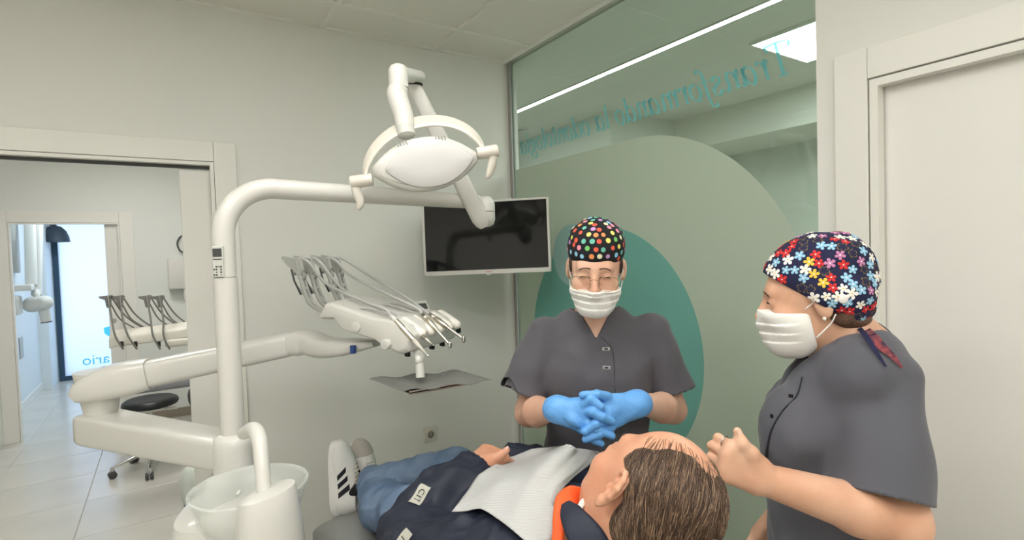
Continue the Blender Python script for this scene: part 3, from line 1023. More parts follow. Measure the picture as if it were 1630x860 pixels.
# side cheek shadow gap, hinge cap and round knob on the near side
obj('hinge_cap', lathe([(0.018, 0.0), (0.018, 0.003), (0.016, 0.004)], cl(-0.175, -0.007, 0.055), -CV, 24), M_white, con, auto=40)
kb = obj('side_knob', lathe([(0.0165, 0.0), (0.0165, 0.012), (0.0145, 0.0155), (0.001, 0.016)], cl(-0.045, -0.007, 0.022), -CV, 24), M_white, con, auto=40)
obj('knob_ring', lathe([(0.009, 0.016), (0.009, 0.0175), (0.007, 0.0175)], cl(-0.045, -0.007, 0.022), -CV, 20), M_lgrey, kb)
obj('rear_hood', bev(loft([csec(0.03, [(-0.37, 0.045), (-0.345, 0.10), (-0.29, 0.118), (-0.27, 0.06)]), csec(0.25, [(-0.37, 0.045), (-0.345, 0.10), (-0.29, 0.118), (-0.27, 0.06)])]), 0.004, 2), M_lgrey, con, auto=30)
for v in (0.03, 0.10, 0.16, 0.22):
    obj('hose_clip', rbox(cl(0.005, v, -0.008), (0.016, 0.012, 0.016), 0.002, frame(CU, CV, Z3)), M_black, con, smooth=False)
# soft white grip mounds along the front edge
for k, v in enumerate((0.045, 0.095, 0.145, 0.195, 0.245)):
    o = cl(0.022, v, 0.073)
    obj('holder', capsule(o - CU * 0.045 + Z3 * 0.012, o + CU * 0.018 - Z3 * 0.012, 0.019, 0.016, 14, 4), mat('holder_silicone', rgb(238, 234, 224), 0.4, bump=0.3, bscale=45), con)
obj('side_handle', rbox(cl(0.012, 0.290, 0.030), (0.030, 0.026, 0.018), 0.004, frame(CU, CV, Z3)), M_black, con, smooth=False)
# little display at the far side
dp = pd(672, 492, 1.86)
dR = frame(CV * 0.97 + CU * 0.25, Z3 * 0.85 - CU * 0.5, np.cross(CV * 0.97 + CU * 0.25, Z3 * 0.85 - CU * 0.5))
dsp = obj('display', rbox(dp, (0.062, 0.062, 0.010), 0.004, dR), M_lgrey, con, smooth=False)
obj('display_screen', rbox(dp + dR @ np.array([0.0, 0.008, 0.0055]), (0.044, 0.022, 0.001), 0.0003, dR), M_dgrey, dsp, smooth=False)
obj('display_screen', rbox(dp + dR @ np.array([0.0, 0.008, -0.0055]), (0.044, 0.022, 0.001), 0.0003, dR), M_dgrey, dsp, smooth=False)
obj('display_stalk', tube([dp - Z3 * 0.025, cl(-0.10, 0.24, 0.09)], 0.007, 10), M_lgrey, con)
# whip arms with flags, pulleys
WV = (0.045, 0.090, 0.155, 0.200, 0.245)[:4]
M_whip = mat('whip_arm_grey', rgb(168, 169, 163), 0.4)
whip_top = []
for k, v in enumerate((0.035, 0.085, 0.165, 0.215)):
    base_ = cl(-0.355, v, 0.075)
    path = [cl(-0.315, v, 0.062), cl(-0.385, v, 0.075), cl(-0.430, v, 0.092), cl(-0.457, v, 0.130), cl(-0.480, v, 0.180), cl(-0.500, v, 0.235)]
    wa = obj('whip_arm', join(tube(spl(path, 6), 0.0070, 12, up=CV, ry=0.0065), tube(spl([p + CV * 0.017 for p in path[2:]], 6), 0.0055, 12, up=CV, ry=0.005)), M_whip, du)
    tp = path[-1]
    whip_top.append(tp)
    pr = [(-0.075, -0.002), (-0.07, 0.008), (0.02, 0.006), (0.03, -0.03), (0.010, -0.07), (-0.006, -0.045), (-0.05, -0.022)]
    o = tp + CV * 0.0
    obj('flag', prism([(p[0], p[1]) for p in pr], 0.010, o, frame(CU, Z3, np.cross(CU, Z3)), 0.002, 1), M_whip, wa, smooth=False)
    obj('pulley', lathe([(0.012, -0.006), (0.014, 0.0), (0.012, 0.006)], tp + CV * 0.009 - Z3 * 0.055 + CU * 0.016, CV, 18), M_grey, wa, auto=40)
    obj('pulley_axle', capsule(tp + CV * 0.002 - Z3 * 0.098 + CU * 0.024, tp + CV * 0.018 - Z3 * 0.098 + CU * 0.024, 0.006), M_white, wa)
    obj('guide_bar', tube([tp - Z3 * 0.035 - CU * 0.03, tp - Z3 * 0.075 - CU * 0.018, tp - Z3 * 0.12 + CU * 0.012], 0.0035, 8), M_dgrey, wa)
# tray post under the console
tp0 = cl(-0.02, 0.10, -0.002)
tp1 = pd(668, 572, 1.62)
tp2 = pd(669, 596, 1.61)
obj('tray_bracket', tube(spl([tp0 - CU * 0.06, tp0 + CU * 0.0, tp1 + Z3 * 0.006, tp1 - Z3 * 0.012], 5), 0.015, 16, ry=0.010), M_lgrey, du)
obj('tray_post', tube([tp1 - Z3 * 0.0, tp2 - Z3 * 0.01], 0.0135, 20), M_lgrey, du, auto=40)
# spittoon: glass bowl, spout, cone cover
bw = pd(398, 778, 1.33)
M_bowl = bpy.data.materials.new('frosted_bowl_glass')
M_bowl.use_nodes = True
bp_ = M_bowl.node_tree.nodes['Principled BSDF']
bp_.inputs['Base Color'].default_value = rgb(232, 236, 230)
bp_.inputs['Roughness'].default_value = 0.12
bp_.inputs['Alpha'].default_value = 0.38
bp_.inputs['Coat Weight'].default_value = 0.5
br = 0.137
prof = [(0.03, -0.135), (0.06, -0.132), (0.095, -0.105), (0.118, -0.055), (0.132, -0.006), (br, 0.006), (br, 0.011), (0.132, 0.012), (0.127, 0.002), (0.112, -0.055), (0.090, -0.100), (0.058, -0.126), (0.02, -0.128)]
obj('spittoon_bowl', lathe(prof, bw, seg=48), M_bowl, du)
obj('bowl_drain', lathe([(0.001, 0.004), (0.02, 0.004), (0.024, 0.0), (0.024, -0.01)], bw - Z3 * 0.128, seg=24), M_chrome, du, auto=40)
obj('bowl_seat', lathe([(0.09, -0.25), (0.085, -0.16), (0.065, -0.137), (0.02, -0.136)], bw, seg=32), M_white, du, auto=50)
cb = pd(426, 800, 1.24)
c_top = superring(cb[0], cb[1], 0.062, 0.055, pd(420, 783, 1.24)[2], 36, 2.3)
sh = 0.020 / 0.06
lat = AX[0]
rr_ = []
for s, dz, shv in ((1.50, -0.42, 0), (1.42, -0.30, 0), (1.28, -0.16, 0.3), (1.13, -0.06, 0.8), (1.0, -0.004, 1), (0.97, 0.0, 1), (0.6, 0.003, 1)):
    ring = c_top.copy()
    ring[:, :2] = cb[:2] + (ring[:, :2] - cb[:2]) * s
    ring[:, 2] += dz + shv * 0.22 * ((ring[:, :2] - cb[:2]) @ lat[:2])
    rr_.append(ring)
obj('cup_stand', loft(rr_), M_white, du, auto=50)
sp = [pd(388, 690, 1.40), pd(404, 684, 1.34), pd(413, 700, 1.30), pd(417, 740, 1.27), pd(420, 785, 1.25)]
obj('water_spout', tube(spl(sp, 8), np.interp(np.linspace(0, 1, 33), [0, .2, 1], [0.016, 0.019, 0.0165]), 24), M_white, du, auto=60)
obj('small_nozzle', capsule(pd(378, 787, 1.25), pd(381, 783, 1.26), 0.004), M_lgrey, du)

# ---- handpieces: hose from whip arm, metal body, tip
M_hose = mat('hose_grey', rgb(188, 187, 184), 0.45)


def handpiece(k, tip, tail, mid, label, kind, top, v):
    t = thing('dental_handpiece', tail, label, 'handpiece', 'handpieces on the instrument console')
    d = unit(tip - tail)
    L_ = np.linalg.norm(tip - tail)
    start = top + CV * 0.009 - Z3 * 0.02
    pth = [start - CU * 0.025 - Z3 * 0.035, start + Z3 * 0.020 - CU * 0.004, start + CU * 0.045 + Z3 * 0.018] + list(mid) + [tail - d * 0.03, tail]
    obj('hose', tube(spl(pth, 8), 0.0050, 10), M_hose, t)
    if kind == 'angled':
        n2 = tail + d * L_ * 0.55
        obj('connector', tube([tail, tail + d * 0.03], [0.0055, 0.0075], 14), M_steel, t)
        obj('body', tube([tail + d * 0.028, tail + d * 0.035, tail + d * L_ * 0.45, n2], [0.0075, 0.0095, 0.009, 0.006], 16), M_steel, t, auto=60)
        obj('neck', tube(spl([n2 - d * 0.005, n2 + d * 0.02, tip], 5), 0.0045, 12), M_steel, t)
        obj('head', capsule(tip - unit(d + Z3 * 0.3) * 0 + Z3 * 0.004, tip - Z3 * 0.006, 0.0062), M_chrome, t)
    else:
        obj('connector', tube([tail, tail + d * 0.03], [0.006, 0.009], 14), M_white, t)
        obj('body', tube([tail + d * 0.028, tail + d * L_ * 0.3, tail + d * L_ * 0.62], [0.009, 0.0105, 0.0085], 16), M_steel if kind == 'metal' else M_cream, t, auto=60)
        obj('nose', tube([tail + d * L_ * 0.62, tail + d * L_ * 0.78, tail + d * L_ * 0.97], [0.0075, 0.005, 0.0022], 12), M_cream if kind == 'metal' else M_steel, t)
        obj('tip', capsule(tail + d * L_ * 0.96, tip, 0.002), M_chrome, t)
    return t


handpiece(0, pd(682, 567, 1.585), pd(622, 502, 1.66), [pd(520, 452, 1.88), pd(580, 480, 1.76)], 'steel handpiece nearest the side knob, tip hanging lowest', 'metal', whip_top[0], 0)
handpiece(1, pd(690, 550, 1.62), pd(640, 508, 1.70), [pd(545, 460, 1.87), pd(598, 486, 1.77)], 'cream syringe second from the side knob of the console', 'cream', whip_top[1], 0)
handpiece(2, pd(716, 549, 1.66), pd(672, 500, 1.72), [pd(560, 440, 1.90), pd(620, 470, 1.80)], 'steel angled handpiece third from the side knob', 'angled', whip_top[2], 0)
handpiece(3, pd(738, 540, 1.70), pd(683, 500, 1.76), [pd(590, 440, 1.93), pd(635, 466, 1.86)], 'steel angled handpiece farthest from the side knob, pointing right', 'angled', whip_top[3], 0)
# hose loops returning from the pulleys into the console
for k, tp in enumerate(whip_top):
    s_ = tp - Z3 * 0.125 + CU * 0.03 + CV * 0.009
    obj('return_hose', tube(spl([tp - Z3 * 0.10 - CU * 0.01 + CV * 0.009, s_, s_ + CU * 0.12 - Z3 * 0.045, cl(-0.17, (0.03, 0.07, 0.13, 0.17)[k], 0.112), cl(-0.06, (0.04, 0.08, 0.14, 0.18)[k], 0.100)], 8), 0.0042, 8), M_hose, du)

# ---- grey paper liner on its tray
tl, tb, tr_, tt = pd(588, 603, 1.66), pd(641, 623, 1.50), pd(783, 606, 1.66), pd(728, 590, 1.80)
zt = np.mean([p[2] for p in (tl, tb, tr_, tt)])
ctr = (tl + tb + tr_ + tt) / 4
e1 = unit((tr_ - tb) * np.array([1, 1, 0]))
e2 = unit(np.cross(Z3, e1))
tray = thing('instrument_tray', ctr - Z3 * 0.012, 'small steel tray under the grey paper sheet', 'tray')
obj('plate', rbox(ctr - Z3 * 0.016, (0.20, 0.13, 0.006), 0.002, frame(e1, e2, Z3)), M_steel, tray, smooth=False)
for s in (-1, 1):
    obj('rim', rbox(ctr - Z3 * 0.008 + e2 * 0.063 * s, (0.20, 0.004, 0.006), 0.001, frame(e1, e2, Z3)), M_steel, tray, smooth=False)
nn = 28
G = []
for i in range(nn):
    for j in range(nn):
        a, b = i / (nn - 1), j / (nn - 1)
        p = tl * (1 - a) * (1 - b) + tb * a * (1 - b) + tr_ * a * b + tt * (1 - a) * b
        # bilinear patch tl-tb-tr-tt; flattened over the tray, corners curl
        e = max(abs(a - 0.5), abs(b - 0.5)) * 2
        z = zt + 0.004 * math.sin(a * 9 + b * 4) * e + 0.003 * math.sin(b * 21 + a * 5) * e
        wgt = max(0, e - 0.55) / 0.45
        p = np.array([p[0], p[1], z * (1 - wgt ** 2) + p[2] * wgt ** 2 + 0.004 * math.sin(b * 15) * wgt])
        G.append(p)
G = np.array(G)
F = [[i * nn + j, (i + 1) * nn + j, (i + 1) * nn + j + 1, i * nn + j + 1] for i in range(nn - 1) for j in range(nn - 1)]
nG = len(G)
V = np.vstack([G, G - Z3 * 0.0012])
rim = [i for i in range(nn)] + [k * nn + nn - 1 for k in range(1, nn)] + [(nn - 1) * nn + j for j in range(nn - 2, -1, -1)] + [k * nn for k in range(nn - 2, 0, -1)]
F2 = F + [[q + nG for q in f[::-1]] for f in F] + [[rim[i], rim[(i + 1) % len(rim)], rim[(i + 1) % len(rim)] + nG, rim[i] + nG] for i in range(len(rim))]
tag(obj('tray_paper', (V, F2), mat('grey_tray_paper', rgb(116, 116, 112), 0.8, bump=0.2, bscale=90)), 'crumpled grey paper sheet laid over the instrument tray', 'paper sheet')

# ================================================================== MONITOR
ml, mr = pd(671, 325, 2.66), pd(873, 314, 2.57)
mlb, mrb = pd(678, 440, 2.66), pd(875.5, 432, 2.57)
mc = (ml + mr + mlb + mrb) / 4
mx_ = unit((mr - ml) + (mrb - mlb))
mz_ = unit((ml + mr) - (mlb + mrb))
mz_ = unit(mz_ - mx_ * np.dot(mz_, mx_))
mn = np.cross(mx_, mz_)          # towards the camera
mW, mH = np.linalg.norm(mr - ml), np.linalg.norm(ml - mlb)
MR = frame(mx_, mz_, mn)
mon = thing('monitor', mc - mz_ * mH / 2, 'wall-mounted monitor with thin white frame and black screen', 'monitor')
fwid = 0.014
obj('back_shell', rbox(mc - mn * 0.018, (mW, mH, 0.030), 0.006, MR), M_white, mon, smooth=False)
obj('bezel', join(rbox(mc + mz_ * (mH / 2 - fwid / 2 + 0.002), (mW, fwid - 0.004, 0.010), 0.002, MR), rbox(mc - mz_ * (mH / 2 - 0.011), (mW, 0.022, 0.010), 0.002, MR),
                  rbox(mc - mx_ * (mW / 2 - 0.006), (0.012, mH, 0.010), 0.002, MR), rbox(mc + mx_ * (mW / 2 - 0.006), (0.012, mH, 0.010), 0.002, MR)), M_white, mon, smooth=False)
obj('screen', rbox(mc, (mW - 0.016, mH - 0.02, 0.005), 0.0005, MR), M_screen, mon, smooth=False)
obj('logo', rbox(mc - mz_ * (mH / 2 - 0.012) + mx_ * 0.012 + mn * 0.0052, (0.030, 0.003, 0.0006), 0.0001, MR), mat('logo_red', rgb(190, 90, 100), 0.5), mon, smooth=False)
obj('power_lamp', rbox(mc - mz_ * (mH / 2 + 0.003) + mx_ * 0.010, (0.022, 0.007, 0.008), 0.002, MR), M_lgrey, mon, smooth=False)
obj('camera_bump', rbox(mc + mz_ * (mH / 2 + 0.002) + mx_ * 0.13, (0.014, 0.005, 0.008), 0.002, MR), M_white, mon, smooth=False)
mw_ = np.array([mc[0] - 0.05, WALL_Y - 0.012, mc[2]])
obj('wall_plate', rbox(mw_, (0.14, 0.024, 0.18), 0.003), M_black, mon, smooth=False)
obj('swing_arm', join(tube([mc - mn * 0.03, mc - mn * 0.10 + np.array([0.03, 0, 0])], 0.02, 12), tube([mc - mn * 0.10 + np.array([0.03, 0, 0]), mw_], 0.018, 12)), M_black, mon)

# ================================================================== WALL SOCKET
oc_ = py_(684.5, 691, WALL_Y)
so = thing('wall_socket', (oc_[0], WALL_Y, oc_[2] - 0.04), 'square white wall socket low on the back wall', 'socket')
obj('plate', rbox((oc_[0], WALL_Y - 0.005, oc_[2]), (0.080, 0.010, 0.084), 0.003), M_cream, so, smooth=False)
obj('insert', rbox((oc_[0], WALL_Y - 0.0105, oc_[2]), (0.056, 0.003, 0.058), 0.001), M_cream, so, smooth=False)
V, F = lathe([(0.0215, 0.003), (0.0225, 0.002), (0.0225, -0.001), (0.0195, 0.001), (0.019, -0.0005)], (oc_[0], WALL_Y - 0.0115, oc_[2]), (0, -1, 0), 28, cap=False)
obj('socket_ring', (V, F), M_lgrey, so, auto=40)
obj('socket_well', lathe([(0.019, 0.0), (0.001, 0.0005)], (oc_[0], WALL_Y - 0.0122, oc_[2]), (0, -1, 0), 28), mat('socket_inside', rgb(175, 170, 158), 0.6), so)
for s in (-1, 1):
    obj('pin_hole', lathe([(0.0028, 0.0), (0.0028, 0.001)], (oc_[0] + s * 0.0085, WALL_Y - 0.0130, oc_[2]), (0, -1, 0), 12), M_black, so)
    obj('earth_clip', rbox((oc_[0], WALL_Y - 0.0135, oc_[2] + s * 0.016), (0.005, 0.002, 0.005), 0.0004), M_steel, so, smooth=False)

# ================================================================== SECOND ROOM FURNISHINGS
def stool(cx, cy, zt, label, a0):
    t = thing('rolling_stool', (cx, cy, 0), label, 'stool')
    obj('seat', lathe([(0.001, 0.0), (0.12, -0.002), (0.165, -0.006), (0.185, -0.020), (0.190, -0.040), (0.182, -0.058), (0.16, -0.066), (0.001, -0.066)], (cx, cy, zt), seg=48), M_vinyl, t, auto=50)
    obj('seat_plate', lathe([(0.13, -0.066), (0.12, -0.085), (0.04, -0.10)], (cx, cy, zt), seg=32), M_lgrey, t, auto=40)
    obj('lever', tube([(cx, cy, zt - 0.09), (cx + 0.10, cy - 0.06, zt - 0.092), (cx + 0.17, cy - 0.10, zt - 0.085)], [0.008, 0.01, 0.014], 10), M_lgrey, t)
    obj('gas_column', join(tube([(cx, cy, 0.30), (cx, cy, zt - 0.09)], 0.014, 16), tube([(cx, cy, 0.10), (cx, cy, 0.32)], 0.025, 20)), M_chrome, t, auto=40)
    for k in range(5):
        a = a0 + k * 2 * math.pi / 5
        d = np.array([math.cos(a), math.sin(a), 0])
        c0 = np.array([cx, cy, 0])
        lg = obj('leg', tube([c0 + d * 0.015 + Z3 * 0.135, c0 + d * 0.10 + Z3 * 0.125, c0 + d * 0.20 + Z3 * 0.098, c0 + d * 0.265 + Z3 * 0.080], [0.020, 0.017, 0.013, 0.012], 12, up=Z3, ry=[0.022, 0.017, 0.011, 0.009], power=3), M_chrome, t, auto=60)
        cp = c0 + d * 0.265
        cs = obj('caster', tube([cp + Z3 * 0.03, cp + Z3 * 0.085], [0.018, 0.013], 12), M_grey, t)
        pd_ = np.array([-d[1], d[0], 0])
        for s in (-1, 1):
            obj('wheel', lathe([(0.001, -0.009), (0.026, -0.009), (0.0275, -0.005), (0.0275, 0.005), (0.026, 0.009), (0.001, 0.009)], cp + pd_ * s * 0.016 + Z3 * 0.0275, pd_, 20), M_dgrey, cs, auto=40)
    return t


sc_ = pz(243, 735, 0.0)
stool(-0.135, 5.05, 0.555, 'round black stool on a chrome star base in the next room', math.radians(193))

# grey chair edge, delivery unit, dispenser and hook seen through the doorway
M_gvin2 = mat('mauve_grey_vinyl', rgb(150, 148, 152), 0.5)
ch2 = thing('dental_chair', (0.15, 5.75, 0), 'grey padded dental chair far behind the stool', 'dental chair')
obj('seat_pad', rbox((0.12, 5.75, 0.55), (0.86, 0.5, 0.10), 0.04, None, 4), M_gvin2, ch2)
obj('headrest', capsule((-0.47, 5.66, 0.715), (-0.10, 5.66, 0.735), 0.036, 0.036, 16, 4), M_gvin2, ch2)
obj('back_pad', loft([superring(-0.2 + 0.0, 5.75, 0.26, 0.2, 0.58, 28, 4), superring(-0.23, 5.74, 0.26, 0.17, 0.70, 28, 4), superring(-0.24, 5.72, 0.22, 0.1, 0.72, 28, 4)]), M_gvin2, ch2)
obj('pedestal', loft([superring(0.3, 5.8, 0.26, 0.2, 0.0, 28, 4), superring(0.3, 5.8, 0.24, 0.18, 0.06, 28, 4), superring(0.3, 5.8, 0.12, 0.10, 0.10, 28, 4), superring(0.3, 5.8, 0.12, 0.10, 0.51, 28, 4)]), M_whitem, ch2, auto=40)

U2Y = 4.7
d2 = thing('delivery_unit', (0.45, U2Y, 0), 'cream instrument console with grey whip arms in the next room', 'dental unit')
pL, pR = py_(175, 545, U2Y), py_(300, 528, U2Y)
obj('column', tube([(0.45, U2Y, 0.0), (0.45, U2Y, 1.10)], 0.06, 24), M_whitem, d2, auto=40)
obj('column_foot', lathe([(0.24, 0), (0.24, 0.03), (0.10, 0.06), (0.06, 0.07)], (0.45, U2Y, 0), seg=36), M_whitem, d2, auto=40)
zc = py_(235, 535, U2Y)[2]
M_u2 = mat('delivery_cream', rgb(205, 201, 188), 0.4)
obj('console', bev(loft([np.array([(x, U2Y - 0.10, zc - 0.045 + dz), (x, U2Y + 0.12, zc - 0.05 + dz), (x, U2Y + 0.12, zc + 0.045 + dz), (x, U2Y + 0.02, zc + 0.062 + dz), (x, U2Y - 0.08, zc + 0.02 + dz)]) for x, dz in ((pL[0], -0.012), (pL[0] + 0.03, 0.0), (0.02, 0.008), (0.16, 0.02), (0.30, 0.02))]), 0.012, 3), M_u2, d2, auto=40)
obj('end_cap', bev(box(-0.02, 0.30, U2Y - 0.13, U2Y + 0.05, zc - 0.085, zc - 0.03), 0.02, 3), M_u2, d2, auto=40)
obj('support_arm', tube([(0.10, U2Y, zc - 0.05), (0.45, U2Y, zc - 0.06)], 0.05, 16, power=3), M_whitem, d2, auto=40)
obj('badge', lathe([(0.018, 0.0), (0.018, 0.004)], py_(181, 511, U2Y - 0.02), (0, -1, 0), 20), M_grey, d2, auto=40)
M_wh2 = mat('whip_dark_grey', rgb(126, 124, 118), 0.5)
for k, (tx, bx) in enumerate(((169, 196), (187, 218), (231, 255), (251, 270))):
    q0 = py_(bx, 556, U2Y - 0.12)
    q1 = py_((tx * 0.35 + bx * 0.65) - 3, 535, U2Y - 0.14)
    q2 = py_(tx + 9, 510, U2Y - 0.10)
    q3 = py_(tx + 5, 485, U2Y - 0.04)
    q4 = py_(tx + 3, 473, U2Y + 0.0)
    wa = obj('whip_arm', tube(spl([q0, q1, q2, q3, q4], 6), np.interp(np.linspace(0, 1, 25), [0, .6, 1], [0.010, 0.009, 0.014]), 10, ry=0.006), M_wh2, d2)
    obj('flag', prism([(-0.055, 0.008), (-0.05, -0.006), (-0.02, -0.02), (-0.012, -0.075), (0.014, -0.08), (0.02, -0.02), (0.035, 0.005), (0.02, 0.014)], 0.012, q4, frame((1, 0, 0), (0, 0, 1), (0, -1, 0)), 0.003, 1), M_wh2, wa, smooth=False)
    obj('hose', tube(spl([q4 + np.array([0.02, 0.0, 0.0]), py_(tx + 25, 497, U2Y + 0.03), py_(tx + 42, 512, U2Y + 0.05), py_(tx + 62, 524, U2Y + 0.06)], 6), 0.006, 8), M_wh2, d2)
    obj('hose', tube(spl([q3 + np.array([0.01, 0.0, 0.0]), py_(tx + 22, 508, U2Y + 0.02), py_(tx + 44, 522, U2Y + 0.04)], 6), 0.005, 8), M_wh2, d2)
    obj('holder_slot', rbox(py_(bx - 2, 548, U2Y - 0.10), (0.022, 0.03, 0.04), 0.005), M_black, d2, smooth=False)
# paper dispenser on the far wall
q = py_(287, 440, R2Y)
ds = thing('paper_dispenser', (q[0], R2Y, q[2] - 0.13), 'white paper dispenser on the far wall of the next room', 'dispenser')
dx = 0.16
obj('housing', bev(box(q[0] - 0.11, q[0] + 0.18, R2Y - 0.13, R2Y - 0.001, q[2] - 0.13, q[2] + 0.19), 0.02, 3), M_whitem, ds, auto=40)
obj('window', rbox((q[0] + 0.06, R2Y - 0.131, q[2] + 0.03), (0.06, 0.004, 0.09), 0.002), M_dgrey, ds, smooth=False)
obj('outlet', bev(box(q[0] + 0.02, q[0] + 0.10, R2Y - 0.10, R2Y - 0.03, q[2] - 0.24, q[2] - 0.129), 0.01, 2), M_whitem, ds, auto=40)
q = py_(292, 389, R2Y)
tag(obj('wall_hook_ring', tube([np.array([q[0] + 0.02 + 0.075 * math.cos(a), R2Y - 0.03 + 0.02 * math.sin(a), q[2] + 0.095 * math.sin(a)]) for a in np.linspace(0, 2 * math.pi, 40, endpoint=False)], 0.008, 8, closed=True), M_dgrey), 'dark ring hanging on the far wall above the dispenser', 'ring')
obj('bracket', rbox((q[0] + 0.095, R2Y - 0.015, q[2] - 0.0), (0.03, 0.03, 0.03), 0.004), M_dgrey, bpy.data.objects['wall_hook_ring'], smooth=False)
q = pz(305, 810, 0.0)
fb = thing('floor_canister', (q[0] + 0.05, q[1] + 0.06, 0), 'pale rounded canister on the floor in the doorway', 'canister')
obj('vessel', lathe([(0.085, 0.012), (0.098, 0.03), (0.104, 0.08), (0.100, 0.18), (0.088, 0.235), (0.06, 0.262), (0.001, 0.27)], (q[0] + 0.05, q[1] + 0.06, 0), seg=32), mat('pale_green_plastic', rgb(206, 212, 202), 0.3), fb)
obj('foot_ring', lathe([(0.088, 0.0), (0.088, 0.014)], (q[0] + 0.05, q[1] + 0.06, 0), seg=32), M_dgrey, fb, auto=40)
# dark round pad of a chair arm peeking past the door leaf
q = py_(304, 632, 5.2)
ar = thing('chair_armrest', (q[0] + 0.03, 5.2, 0), 'dark grey padded knob beside the sliding door edge', 'armrest')
obj('pad', loft([superring(q[0] + 0.04, 5.2, a, a, q[2] + z, 24, 2.4) for a, z in ((0.02, -0.085), (0.05, -0.07), (0.062, -0.03), (0.064, 0.02), (0.055, 0.06), (0.02, 0.085))]), M_dgrey, ar)
obj('stem', tube([(q[0] + 0.06, 5.2, 0.0), (q[0] + 0.06, 5.2, q[2] - 0.06)], 0.02, 14), M_grey, ar)

# wall X-ray arm and dark lamp in the street room
xr_ = thing('xray_arm', (-1.40, 8.2, 1.0), 'white wall-mounted x-ray arm in the far bright room', 'x-ray unit')
XY = 8.0
obj('wall_rail', bev(box(-1.40, -1.345, 7.9, 8.05, 1.55, 2.5), 0.01, 2), M_whitem, xr_, auto=40)
b1 = py_(30, 459, 7.6)
obj('bracket', bev(box(-1.40, -1.18, 7.5, 7.66, b1[2] - 0.03, b1[2] + 0.035), 0.01, 2), M_whitem, xr_, auto=40)
q = py_(24, 485, 7.6)
obj('control_box', bev(box(-1.40, -1.28, 7.45, 7.65, q[2] - 0.11, q[2] + 0.09), 0.02, 3), M_whitem, xr_, auto=40)
q0, q1 = py_(48, 350, 8.0), py_(50, 455, 7.7)
obj('upper_arm', tube([q0 + Z3 * 0.1, q1], 0.05, 14, power=3), M_whitem, xr_, auto=40)
q2, q3 = py_(62, 350, 8.1), py_(58, 470, 7.8)
obj('lower_arm', tube([q2 + Z3 * 0.1, q3], 0.045, 14, power=3), M_whitem, xr_, auto=40)
q = py_(62, 484, 7.7)
obj('tube_head', capsule(q + np.array([-0.06, 0.03, -0.005]), q + np.array([0.05, -0.03, 0.01]), 0.085, 0.08, 20, 6), M_whitem, xr_)
obj('cone', lathe([(0.05, 0.0), (0.048, 0.13)], q + np.array([0.04, 0, -0.07]), (0.1, 0, -1), 20), M_whitem, xr_, auto=40)
obj('cone_ring', lathe([(0.05, 0.13), (0.05, 0.14)], q + np.array([0.04, 0, -0.07]), (0.1, 0, -1), 20), M_black, xr_, auto=40)
obj('stem', tube([py_(57, 462, 7.75), py_(59, 478, 7.7)], 0.03, 12), M_whitem, xr_)
q = py_(54, 552, 8.1)
tag(obj('light_switch', rbox((-1.394, 8.1, q[2]), (0.012, 0.16, 0.24), 0.003), M_grey, smooth=False), 'grey panel on the side wall of the far bright room', 'panel')
q = py_(90, 375, R3Y - 0.25)
lm = thing('street_room_lamp', (q[0], R3Y - 0.2, q[2] - 0.1), 'dark domed lamp high beside the frosted street door', 'lamp')
obj('shade', lathe([(0.20, -0.09), (0.19, -0.02), (0.155, 0.06), (0.09, 0.12), (0.001, 0.14)], (q[0] - 0.02, R3Y - 0.22, q[2]), seg=32, sx=0.8, sy=0.8), mat('slate_metal', rgb(58, 70, 82), 0.5), lm, auto=50)
obj('stem', tube([(q[0] - 0.02, R3Y - 0.22, q[2] + 0.12), (q[0] - 0.02, R3Y - 0.22, CEIL + 0.03)], 0.012, 10), M_dgrey, lm)

# ================================================================== PEOPLE: field toolkit
class Field:
    def __init__(s):
        s.pr = []
        s.post = []

    def add(s, fn, c, r, k=0.01, op='u'):
        s.pr.append((fn, np.asarray(c, float), float(r), k, op))
        return s

    def cone(s, a, b, r1, r2=None, k=0.01, op='u'):
        a, b = np.asarray(a, float), np.asarray(b, float)
        r2 = r1 if r2 is None else r2
        return s.add(lambda p: cone(p, a, b, r1, r2), (a + b) / 2, np.linalg.norm(b - a) / 2 + max(r1, r2), k, op)

    def chain(s, pts, rs, k=0.01, k0=None):
        for i in range(len(pts) - 1):
            s.cone(pts[i], pts[i + 1], rs[i], rs[i + 1], k if (i or k0 is None) else k0)
        return s

    def ell(s, c, r, R=None, k=0.01, op='u'):
        return s.add(lambda p: ell(p, c, r, R), c, max(r), k, op)

    def ev(s, P, cull=True):
        d = np.full(len(P), 0.25)
        if cull and len(P):
            c = (P.min(0) + P.max(0)) / 2
            R_ = np.linalg.norm(P.max(0) - P.min(0)) / 2
        for fn, pc, pr, k, op in s.pr:
            if cull and np.linalg.norm(c - pc) - R_ - pr > 0.05 + k:
                continue
            e = fn(P)
            if op == 'u':
                d = smin(d, e, k)
            elif op == 's':
                d = smax(d, -e, k)
            else:
                d = smax(d, e, k)
        for q in s.post:
            d = q(P, d)
        return d

    def __call__(s, P):
        return s.ev(P, True)


